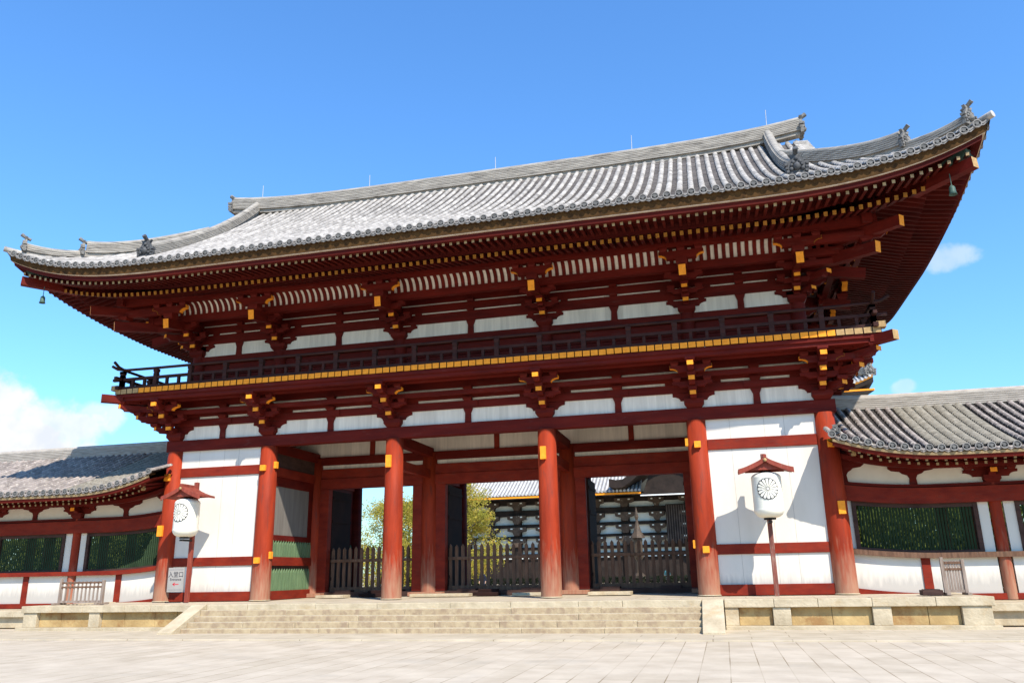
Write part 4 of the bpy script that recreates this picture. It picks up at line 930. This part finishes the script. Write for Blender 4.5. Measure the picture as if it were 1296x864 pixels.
# ------------------------------------------------------------------ lanterns on posts
def lantern(x, yp, side, postmat):
    st = empty('lantern_stand', (x, yp, 0), 'tall red wooden lantern post with small gabled hood at the %s of the gate' % side, 'lantern post', 'lantern posts in front of the gate')
    b = MB(); b.box((x-.065, yp-.065, 0), (x+.065, yp+.065, 4.02), postmat); b.build('post', st, bevel=.008)
    yh = yp-.42
    hood = MB(); W_ = .76; prof_ = []
    for k in range(9):
        a = -1+k/4; prof_.append((a*W_, 3.84-.36*abs(a)**.75+.03*abs(a)**4))
    top = prof_; bot = [(a, z-.07) for a, z in reversed(prof_)]
    hood.prism(top+bot, yh-.42, yh+.42, 'redp', lambda a, c, w: (x+a, w, c)); ho = hood.build('hood', st, fix=False)
    b = MB(); b.box((x-.05, yh-.47, 3.80), (x+.05, yh+.47, 3.90), 'redp')
    for s in (-1, 1):
        for k in range(8):
            a0 = (k)/8; a1 = (k+1)/8; z0 = 3.84-.36*a0**.75; z1 = 3.84-.36*a1**.75
            b.prism([(s*a0*W_, z0-.13), (s*a1*W_, z1-.13), (s*a1*W_, z1+.01), (s*a0*W_, z0+.01)], yh-.46, yh-.425, 'redp', lambda a, c, w: (x+a, w, c))
    b.prism([(-.56, 3.47), (.56, 3.47), (.5, 3.56), (.25, 3.62), (0, 3.74), (-.25, 3.62), (-.5, 3.56)], yh-.36, yh-.32, 'redp', lambda a, c, w: (x+a, w, c)); b.prism([(-.56, 3.47), (.56, 3.47), (.5, 3.56), (.25, 3.62), (0, 3.74), (-.25, 3.62), (-.5, 3.56)], yh+.32, yh+.36, 'redp', lambda a, c, w: (x+a, w, c)); b.box((x-.05, yh-.33, 3.47), (x+.05, yh+.5, 3.55), 'redp')
    b.build('hood_frame', st, bevel=.006)
    b = MB(); b.lathe([(0.001, -.015), (.05, -.012), (.05, .0), (0.02, .006)], (x, yh-.475, 3.74), 'goldf', 12, ax='y'); b.build('hood_boss', st, fix=False)
    b = MB(); b.box((x-.05, yp-.62, 2.00), (x+.05, yp, 2.06), 'black'); b.build('lower_arm', st)
    la = empty('paper_lantern', (x, yh, 2.1), 'white cylindrical paper lantern with black flower crest hanging at the %s of the gate' % side, 'lantern', 'white paper lanterns with crests')
    rad = .42; z0, z1 = 2.14, 3.42; pr = [(.16, z0)]
    for k in range(1, 9):
        a = k/8*math.pi/2; pr.append((.16+(rad-.16)*math.sin(a), z0+.24*(1-math.cos(a))))
    nz = 34
    for k in range(1, nz): pr.append((rad-(.011 if k % 2 else 0), z0+.24+(z1-z0-.40)*k/nz))
    for k in range(0, 9):
        a = k/8*math.pi/2; pr.append((.16+(rad-.16)*math.cos(a), z1-.16+.16*math.sin(a)))
    b = MB(); b.lathe(pr, (x, yh, 0), 'paper', 40); body = b.build('shade', la, fix=False)
    b = MB(); b.lathe([(.0, z0-.05), (.17, z0-.05), (.17, z0+.02), (.15, z0+.02)], (x, yh, 0), 'black', 20); b.build('cap', la, fix=False); b = MB(); b.lathe([(.15, z1-.02), (.17, z1-.02), (.17, z1+.04), (0, z1+.04)], (x, yh, 0), 'black', 20); b.build('cap', la, fix=False)
    # 16 petalled crest wrapped on the cylinder: black outlines under raised white petals
    zc = 2.93
    def wrap(a, c, off): ang = a/rad; return (x+(rad+off)*math.sin(ang), yh-(rad+off)*math.cos(ang), zc+c)
    b = MB(); Rm = .305
    nA = 48; V = [wrap(0, 0, .010)]; rings = 6
    for r_ in range(1, rings+1):
        for k in range(nA):
            t = 2*math.pi*k/nA; rad_ = Rm*r_/rings*(1+(.03*math.cos(16*t) if r_ == rings else 0)); V.append(wrap(rad_*math.cos(t), rad_*math.sin(t), .010))
    F = [(0, 1+k, 1+(k+1) % nA) for k in range(nA)]
    for r_ in range(rings-1): F += [(1+r_*nA+k, 1+(r_+1)*nA+k, 1+(r_+1)*nA+(k+1) % nA, 1+r_*nA+(k+1) % nA) for k in range(nA)]
    b.add(V, F, 'ink'); 
    for p in range(16):
        t0 = 2*math.pi*p/16; pts = []
        for k in range(7):
            a = -math.pi/2+math.pi*k/6; rr_ = .250+.038*math.cos(a); tt = t0+.150*math.sin(a)*1.0; pts.append((rr_*math.cos(tt), rr_*math.sin(tt)))
        tt = .10; pts += [(.05*math.cos(t0+tt), .05*math.sin(t0+tt)), (.05*math.cos(t0-tt), .05*math.sin(t0-tt))]
        mid = [(.16*math.cos(t0+.145), .16*math.sin(t0+.145)), (.16*math.cos(t0-.145), .16*math.sin(t0-.145))]
        V = [wrap(a, c, .016) for a, c in pts[:7]+[mid[0], pts[7], pts[8], mid[1]]]
        b.add(V, [(6, 7, 10, 0), (7, 8, 9, 10), tuple(range(7))], 'paper')
    V = [wrap(0, 0, .02)]+[wrap(.036*math.cos(2*math.pi*k/12), .036*math.sin(2*math.pi*k/12), .02) for k in range(12)]
    b.add(V, [(0, 1+k, 1+(k+1) % 12) for k in range(12)], 'paper'); b.build('crest', la, fix=False)
MT['redp'] = material('red_lantern_post_paint', (.30, .065, .04), (.17, .035, .025), .6, 3, (3, 3, .6), .3, 18, stain=((.22, .14, .11), 5, .58, .6))
MT['postw'] = material('worn_post_paint', (.26, .085, .06), (.13, .05, .04), .65, 3, (3, 3, .6), .3, 18, stain=((.30, .22, .17), 4, .52, .7))
lantern(9.42, -.95, 'right', 'postw'); lantern(-9.75, -.95, 'left', 'redp')
# entrance sign on the left lantern post
sg = empty('entrance_sign', (-10.1, -1.06, .3), 'grey entrance notice board with a red arrow beside the left lantern post', 'sign')
b = MB(); b.box((-10.46, -1.10, .34), (-9.84, -1.06, 1.14), 'board'); b.build('board', sg, bevel=.004)
b = MB()
for z in (.40, 1.06):
    for k in range(9): b.box((-10.42+k*.062, -1.104, z), (-10.40+k*.062+.025, -1.1005, z+.035), 'sgrey')
MT['sgrey'] = material('grey_ink', (.30, .29, .28), None, .7, 3, bump=0)
b.build('edge_pattern', sg, fix=False)
def text(s, size, x, z, mat, par, name, y=-1.1015):
    c = bpy.data.curves.new(name, 'FONT'); c.body = s; c.size = size; c.align_x = 'CENTER'; c.extrude = .001; c.offset = .0015
    o = bpy.data.objects.new(name, c); COL.objects.link(o); o.location = (x, y, z); o.rotation_euler = (R(90), 0, 0)
    c.materials.append(MT[mat]); bpy.context.view_layer.update()
    me = bpy.data.meshes.new_from_object(o.evaluated_get(bpy.context.evaluated_depsgraph_get()))
    mw = o.matrix_world.copy(); bpy.data.objects.remove(o); o = bpy.data.objects.new(name, me); COL.objects.link(o); o.matrix_world = mw
    if not me.materials: me.materials.append(MT[mat])
    o.parent = par; o.matrix_parent_inverse = par.matrix_basis.inverted(); return o
text('入堂口', .20, -10.15, .84, 'ink', sg, 'lettering'); text('Entrance', .125, -10.15, .715, 'ink', sg, 'lettering')
b = MB(); yy = -1.104
b.box((-10.24, yy, .585), (-10.02, -1.1005, .607), 'redink'); b.add([(-10.26, yy, .596), (-10.17, yy, .656), (-10.155, yy, .636), (-10.215, yy, .596), (-10.155, yy, .556), (-10.17, yy, .536)], [(0, 1, 2, 3), (0, 3, 4, 5)], 'redink'); b.build('arrow', sg, fix=False)
# ------------------------------------------------------------------ small barriers
def barrier(x0, x1, y, name, label, z=0, h=.78):
    e = empty(name, ((x0+x1)/2, y, z), label, 'barrier'); n = 11 if x1-x0 > 1 else 7
    for k in range(n):
        x = x0+.05+(x1-x0-.1)*k/(n-1); b = MB(); b.beam((x, y, z+.08), (x, y, z+h*.96), .05, .03, 'grey'); b.build('slat', e, fix=False)
    for zz in (h*.72, h*.9): b = MB(); b.box((x0, y-.03, z+zz-.03), (x1, y-.016, z+zz+.03), 'fence'); b.build('rail', e)
    for x in (x0, x1):
        b = MB(); b.box((x-.04, y-.045, z), (x+.04, y+.045, z+h+(.06 if x == x0 else 0)), 'grey'); b.box((x-.05, y-.3, z), (x+.05, y+.3, z+.06), 'grey'); b.build('end_post', e, bevel=.006)
    b = MB(); b.box((x0, y-.03, z+.06), (x1, y+.03, z+.13), 'grey'); b.build('bottom_rail', e)
    return e
barrier(-13.95, -12.25, -2.0, 'slatted_barrier', 'low weathered wooden slat barrier on the platform left of the gate')
barrier(13.66, 14.16, -1.55, 'folded_barrier', 'narrow grey wooden slat barrier on the platform right of the gate', 0, .9)
b = MB(); b.box((13.05, -1.75, .0), (13.55, -1.35, .13), 'dark'); b.box((13.1, -1.7, .13), (13.5, -1.4, .15), 'black'); tag(b.build('low_box', loc=(13.3, -1.55, 0), bevel=.01), 'small dark wooden box on the platform beside the narrow barrier', 'box')
# ------------------------------------------------------------------ great hall behind
hall = empty('main_hall', (0, 95, -.7), 'huge brown and white timber hall seen through the gate doorways', 'hall')
Zh = -.7; YW = 84.0
b = MB(); b.box((-27, YW, Zh), (27, YW+26, 12.5), 'white2'); MT['white2'] = material('hall_white_plaster', (.72, .74, .68), (.60, .62, .56), .85, 1.0)
b.build('wall', hall)
HX = [-26.2, -19, -11.7, -4.2, 4.2, 11.7, 19, 26.2]
for x in HX:
    b = MB(); b.tube([(x, YW-.2, Zh), (x, YW-.2, 10.0)], .6, 'hbrown', 14); b.build('column', hall, fix=False)
for z0, z1 in ((9.6, 10.4), (8.1, 8.9), (6.55, 7.0), (5.1, 5.45), (3.55, 3.95), (2.3, 3.1)):
    b = MB(); b.box((-27, YW-.5, z0), (27, YW-.05, z1), 'hbrown'); b.build('wall_beam', hall)
b = MB(); b.box((-27, YW-.3, Zh), (27, YW-.03, 2.4), 'hbrown'); b.build('dark_lower_wall', hall)
b = MB()
for x in [-25.5+.78*i for i in range(66)]: b.box((x-.22, YW-.55, 2.45), (x+.22, YW-.49, 2.95), 'white2')
b.build('white_squares', hall, fix=False)
mb = MB(); f = lambda a, c, w: (a, w, c)
for z in (4.0, 5.5, 7.05, 8.9):
    mb.prism([(-.28, z), (.28, z), (.45, z+.45), (1.0, z+.62), (1.05, z+1.12), (-1.05, z+1.12), (-1.0, z+.62), (-.45, z+.45)], YW-.9, YW-.12, 'hbracket', f)
    for s in (-.55, .55): mb.box((s-.12, YW-.93, z+.85), (s+.12, YW-.905, z+1.0), 'white2')
hbm = mb.mesh('bracket')
for i in range(len(HX)-1):
    put(hbm, 'bracket', hall, ((HX[i]+HX[i+1])/2, 0, 0)); put(hbm, 'bracket', hall, (HX[i]+.01, -.3, 0), 0, 1.25)
# lattice doors in the middle
b = MB(); b.box((1.2, YW-1.2, 3.9), (7.4, YW-.95, 9.0), 'hbrown')
for k in range(20): b.box((1.3+k*.31, YW-1.28, 4.0), (1.42+k*.31, YW-1.2, 8.9), 'hbracket2')
MT['hbracket2'] = material('hall_lattice', (.10, .08, .07), (.05, .04, .035), .7, 1.2)
b.build('lattice_door', hall, fix=False)
b = MB(); b.box((-1.5, 77.9, 9.75), (7.6, 78.0, 9.9), 'cwhite'); b.build('pale_rail', hall)
def hroof(x0, x1, y0, z0, depth, rise, nm='lower_roof', lf=lambda x: 0, sp=.48, st='hroof'):
    Tt = lambda p: Vector((p[0], y0-p[1], p[2])); mb = MB(Tt)
    cs = lambda u, d: z0+rise*(.85*d/depth+.15*(d/depth)**2)+lf(u)*max(0, 1-d/6)
    n = int((x1-x0)/sp)
    for k in range(n+1):
        u = x0+k*sp; roll_tile(mb, None, u, 0, depth, st, .13, 1.2, cs, 4)
        if k < n: pan_tiles(mb, u, u+sp, depth, 'hpan', cs, 2.4)
    o = mb.build(nm, hall, fix=False)
    b = MB(); b.box((x0, y0+.05, z0-.42), (x1, y0+.35, z0-.2), 'gold'); b.build('ochre_fascia', o)
    b = MB(); b.add([(x0, y0+.2, z0-.45), (x1, y0+.2, z0-.45), (x1, y0+depth, z0+.6), (x0, y0+depth, z0+.6)], [(0, 1, 2, 3)], 'hbrown'); b.build('soffit', o, fix=False)
    return o
hroof(-29, -1.5, 78.6, 10.55, 8, 4.6)
hroof(8, 29, 78.6, 10.55, 8, 4.6)
# curved central gable over the doors
b = MB(); top = []
for k in range(21):
    a = -1+k/10; top.append((3.4+a*8.6, 11.2+4.6*(0.5+0.5*math.cos(math.pi*a))**.9+(.7*max(0, abs(a)-.8)/.2)))
bot = [(x, z-1.0) for x, z in reversed(top)]
b.prism(top+bot, 76.2, 84.5, 'hbrown', lambda a, c, w: (a, w, c)); b.build('curved_gable', hall, fix=False)
b = MB(); b.prism([(-1.2, 9.9), (8, 9.9), (7.0, 12.6), (3.4, 14.2), (-.2, 12.6)], 78.0, 78.3, 'hbrown', lambda a, c, w: (a, w, c)); b.build('gable_front', hall, fix=False)
# upper roof
b = MB(); b.box((-23, YW+3, 12.5), (23, YW+23, 22.5), 'white2'); b.build('upper_wall', hall)
def hl(x): return 1.6*max(0, (abs(x)-20)/8.5)**2.5
o = hroof(-28.5, 28.5, 82, 22.6, 13, 9, 'upper_roof', hl)
b = MB(); V = []
for x in [-28.5+57*i/30 for i in range(31)]: V += [(x, 82.05, 22.55+hl(x)), (x, 82.1, 21.7+hl(x)), (x, 96, 22.3)]
b.add(V, [(i*3+j, i*3+j+1, i*3+4+j, i*3+3+j) for i in range(30) for j in range(2)], 'hbrown'); b.build('upper_soffit', hall, fix=False)
b = MB(); V = []
for x in [-28.5+57*i/30 for i in range(31)]: V += [(x, 82.0, 22.62+hl(x)), (x, 82.0, 22.25+hl(x))]
b.add(V, [(i*2, i*2+1, i*2+3, i*2+2) for i in range(30)], 'goldd'); b.build('upper_fascia', hall, fix=False)
for sx in (-1, 1):
    onigawara(o, (sx*28.3, 82.4, 22.9+hl(28.3)), (sx*.3, -1, 0), 1.7, 'onil')
    b = MB(); b.loft(ridge_prof(.9, .8, 4), [(sx*(28.2-i), 82.5+i, 22.9+hl(28.2-i)+i*.72) for i in range(12)], 'ridge'); b.build('corner_ridge', o, fix=False)
b = MB(); b.box((-20, 94, 31), (20, 96, 33.5), 'ridge'); b.build('ridge', o)
# octagonal bronze lantern
ol = empty('octagonal_lantern', (-.6, 62, -.7), 'tall octagonal bronze lantern in the courtyard in front of the great hall', 'lantern')
b = MB(); b.lathe([(0, 0), (.9, 0), (.9, .6), (.7, .7), (.5, 1.0), (.28, 1.2), (.26, 2.4), (.5, 2.7), (.6, 3.0), (.6, 3.15)], (-.6, 62, -.7), 'brz', 8, False); b.build('pedestal', ol, fix=False)
b = MB(); b.lathe([(.45, 3.15), (.48, 4.6), (.4, 4.7)], (-.6, 62, -.7), 'brz', 8, False); b.build('fire_box', ol, fix=False)
b = MB(); b.lathe([(.8, 4.7), (.75, 4.85), (.45, 5.3), (.18, 6.2), (.12, 6.6), (.22, 6.9), (.18, 7.2), (0, 8.0)], (-.6, 62, -.7), 'brz', 8, False); b.build('roof', ol, fix=False)
# visitors
def person(x, y, top, legs, pose, label, h=1.65):
    s = h/1.7; J = {'p': (0, 0, .95), 'c': (0, 0, 1.32), 'n': (0, 0, 1.46), 'h': (0, -.02, 1.62), 'ht': (0, -.01, 1.68)}
    st = .12 if pose else .04
    pts = [(0, 0, .93), (0, 0, 1.15), (0, 0, 1.38), (0, 0, 1.48), (0, -.02, 1.58), (0, -.01, 1.68), (-.18, 0, 1.40), (-.24, .02, 1.14), (-.22, -.06, .88), (.18, 0, 1.40), (.24, .02, 1.14), (.22, -.06, .88), (-.1, 0, .88), (-.11, -st, .5), (-.11, st*.4, .08), (-.11, -.12+st*.4, .03), (.1, 0, .88), (.11, st, .5), (.11, st*1.8, .08), (.11, st*1.8-.12, .03)]
    ed = [(0, 1), (1, 2), (2, 3), (3, 4), (4, 5), (2, 6), (6, 7), (7, 8), (2, 9), (9, 10), (10, 11), (0, 12), (12, 13), (13, 14), (14, 15), (0, 16), (16, 17), (17, 18), (18, 19)]
    rd = [.14, .13, .15, .055, .095, .09, .065, .045, .032, .065, .045, .032, .09, .065, .045, .04, .09, .065, .045, .04]
    me = bpy.data.meshes.new('person'); me.from_pydata([(a*s, b_*s, c*s) for a, b_, c in pts], ed, []); o = bpy.data.objects.new('person', me); COL.objects.link(o)
    o.location = (x, y, -.74); o.rotation_euler = (0, 0, random.uniform(-.4, .4)+(math.pi if pose else 0))
    m = o.modifiers.new('skin', 'SKIN'); 
    for i, v in enumerate(me.skin_vertices[0].data): v.radius = (rd[i]*s, rd[i]*s*.8); v.use_root = (i == 0)
    sb = o.modifiers.new('sub', 'SUBSURF'); sb.levels = 2; sb.render_levels = 2
    bpy.context.view_layer.update()
    nm = bpy.data.meshes.new_from_object(o.evaluated_get(bpy.context.evaluated_depsgraph_get())); o.modifiers.clear(); o.data = nm
    nm.materials.clear()
    for k in (top, legs, 'skin', 'black'): nm.materials.append(MT[k])
    for f_ in nm.polygons:
        z = f_.center.z/s; xx = abs(f_.center.x)/s
        f_.material_index = 2 if (z > 1.46 or (xx > .17 and z < 1.05 and z > .8)) else (0 if z > .93 else 1)
        if z > 1.60 or (z > 1.52 and f_.center.y > .02*s): f_.material_index = 3
        f_.use_smooth = True
    tag(o, label, 'person', 'visitors in the courtyard')
person(-6.6, 24, 'cdark', 'cdark', 0, 'person in dark navy clothes behind the middle fence, in front of the yellow tree')
person(-5.6, 52, 'cwhite', 'cwhite', 1, 'person in white shirt and white trousers behind the middle fence')
person(-4.4, 54, 'cwhite', 'cdark', 1, 'person in white shirt and dark trousers behind the middle fence')
person(3.3, 46, 'cteal', 'cwhite', 0, 'person in teal top behind the right fence')
person(-10.2, 17, 'cred', 'cdark', 0, 'person in red top behind the left fence')
# ------------------------------------------------------------------ trees
def tree(x, y, h, rx, leaf, n, size, label, group, name='tree', trunk=.16, lo=.25, clumps=38, seed=1, z0=-.75):
    rnd = random.Random(seed); e = empty(name, (x, y, z0), label, 'tree', group)
    b = MB(); b.tube([(x, y, z0), (x+.1, y, z0+h*.25), (x-.05, y+.1, z0+h*.5), (x, y, z0+h*.85)], [trunk, trunk*.8, trunk*.5, .03], 'bark', 9)
    cl = []
    for k in range(clumps):
        a = rnd.uniform(0, 6.283); t = rnd.random(); zz = lo+(1-lo)*t; rr_ = rx*math.sqrt(rnd.random())*(math.sin(math.pi*min(1, .12+.86*t))**.6)
        c = (x+rr_*math.cos(a), y+rr_*math.sin(a), z0+h*zz*.97); cl.append((c, rnd.uniform(.16, .34)*rx))
        if k % 2 == 0: b.tube([(x, y, z0+h*max(.2, zz-.28)), ((x+c[0])/2, (y+c[1])/2, z0+h*(zz-.12)), c], [trunk*.35, trunk*.2, .012], 'bark', 5)
    b.build('trunk', e, fix=False)
    V = []; F = []
    for k in range(n):
        c, r = cl[rnd.randrange(len(cl))]
        d = Vector((rnd.gauss(0, 1), rnd.gauss(0, 1), rnd.gauss(0, .75))); d = d.normalized()*r*rnd.random()**.45
        p = Vector(c)+d; s = size*rnd.uniform(.6, 1.3)
        a = Vector((rnd.gauss(0, 1), rnd.gauss(0, 1), rnd.gauss(0, .6))).normalized(); q = a.orthogonal().normalized(); q.rotate(Matrix.Rotation(rnd.uniform(0, 6.28), 3, a)); w = a.cross(q)
        i = len(V); V += [p-q*s, p-w*s*.5, p+q*s, p+w*s*.5]; F.append((i, i+1, i+2, i+3))
    b = MB(); b.add(V, F, leaf); b.build('crown', e, fix=False)
G1 = 'yellowing trees in the courtyard'
tree(-16.3, 33, 7.0, 3.6, 'leafy', 26000, .075, 'lower yellow green tree at the left side of the left doorway', G1, 'courtyard_tree', .22, .1, 70, 3)
tree(-12.0, 34, 8.6, 3.9, 'leafy', 38000, .075, 'tall yellow green tree between the left doorway and the left edge of the middle one', G1, 'courtyard_tree', .2, .05, 75, 5)
tree(-17.8, 40, 7.4, 3.0, 'leafm', 12000, .12, 'green tree behind the yellow tree of the left doorway', G1, 'courtyard_tree', .2, .1, 40, 9)
for i, (x, y, h, rx, mat, lab) in enumerate(((-16, 13.5, 5.4, 2.6, 'leafm', 'green tree behind the window next to the gate, left corridor'), (-20.5, 14.5, 5.2, 2.8, 'leafd', 'dark green tree behind the leftmost visible window'), (-24.5, 14, 5.3, 2.7, 'leafd', 'dark tree behind the left corridor beyond the leftmost window'), (14.8, 13.5, 5.2, 2.4, 'leafd', 'dark green tree behind the right corridor window, nearest the gate'), (18.2, 14.2, 5.4, 2.6, 'leafm', 'green tree behind the right end of the right corridor window'), (22, 14, 5.3, 2.6, 'leafd', 'dark green tree behind the rightmost window'))):
    tree(x, y, h, rx, mat, 16000, .10, lab, 'trees behind the corridors', 'evergreen_tree', .15, .02, 60, 20+i)
for sx in (-1, 1):
    V = []; F = []; rnd = random.Random(5+sx)
    for k in range(26000):
        p = Vector((sx*rnd.uniform(12.6, 34), 11+rnd.gauss(0, .5), -.7+3.7*rnd.random()**.8)); s = .12*rnd.uniform(.6, 1.3)
        a = Vector((rnd.gauss(0, 1), rnd.gauss(0, 1), rnd.gauss(0, .6))).normalized(); q = a.orthogonal(); q.normalize(); w = a.cross(q); i = len(V); V += [p-q*s, p-w*s*.5, p+q*s, p+w*s*.5]; F.append((i, i+1, i+2, i+3))
    b = MB(); b.add(V, F, 'leafd'); o = b.build('hedge', fix=False); tag(o, 'dense green hedge seen through the lattice windows of the %s corridor' % ('right' if sx > 0 else 'left'), 'hedge')

V = []; F = []; rnd = random.Random(77)  # dark leaf band added to stand in for the darkness behind the fences
for k in range(16000):
    p = Vector((rnd.uniform(-11.5, 9.5), 26+rnd.gauss(0, .3), -.75+1.15*rnd.random()**.7)); s_ = .07*rnd.uniform(.6, 1.3)
    a = Vector((rnd.gauss(0, 1), rnd.gauss(0, 1), rnd.gauss(0, .6))).normalized(); q = a.orthogonal(); q.normalize(); w = a.cross(q); i = len(V); V += [p-q*s_, p-w*s_*.5, p+q*s_, p+w*s_*.5]; F.append((i, i+1, i+2, i+3))
b = MB(); b.add(V, F, 'leafk'); tag(b.build('stand_in_hedge', fix=False), 'low dark hedge added to stand in for the dark band behind the doorway fences', 'hedge')
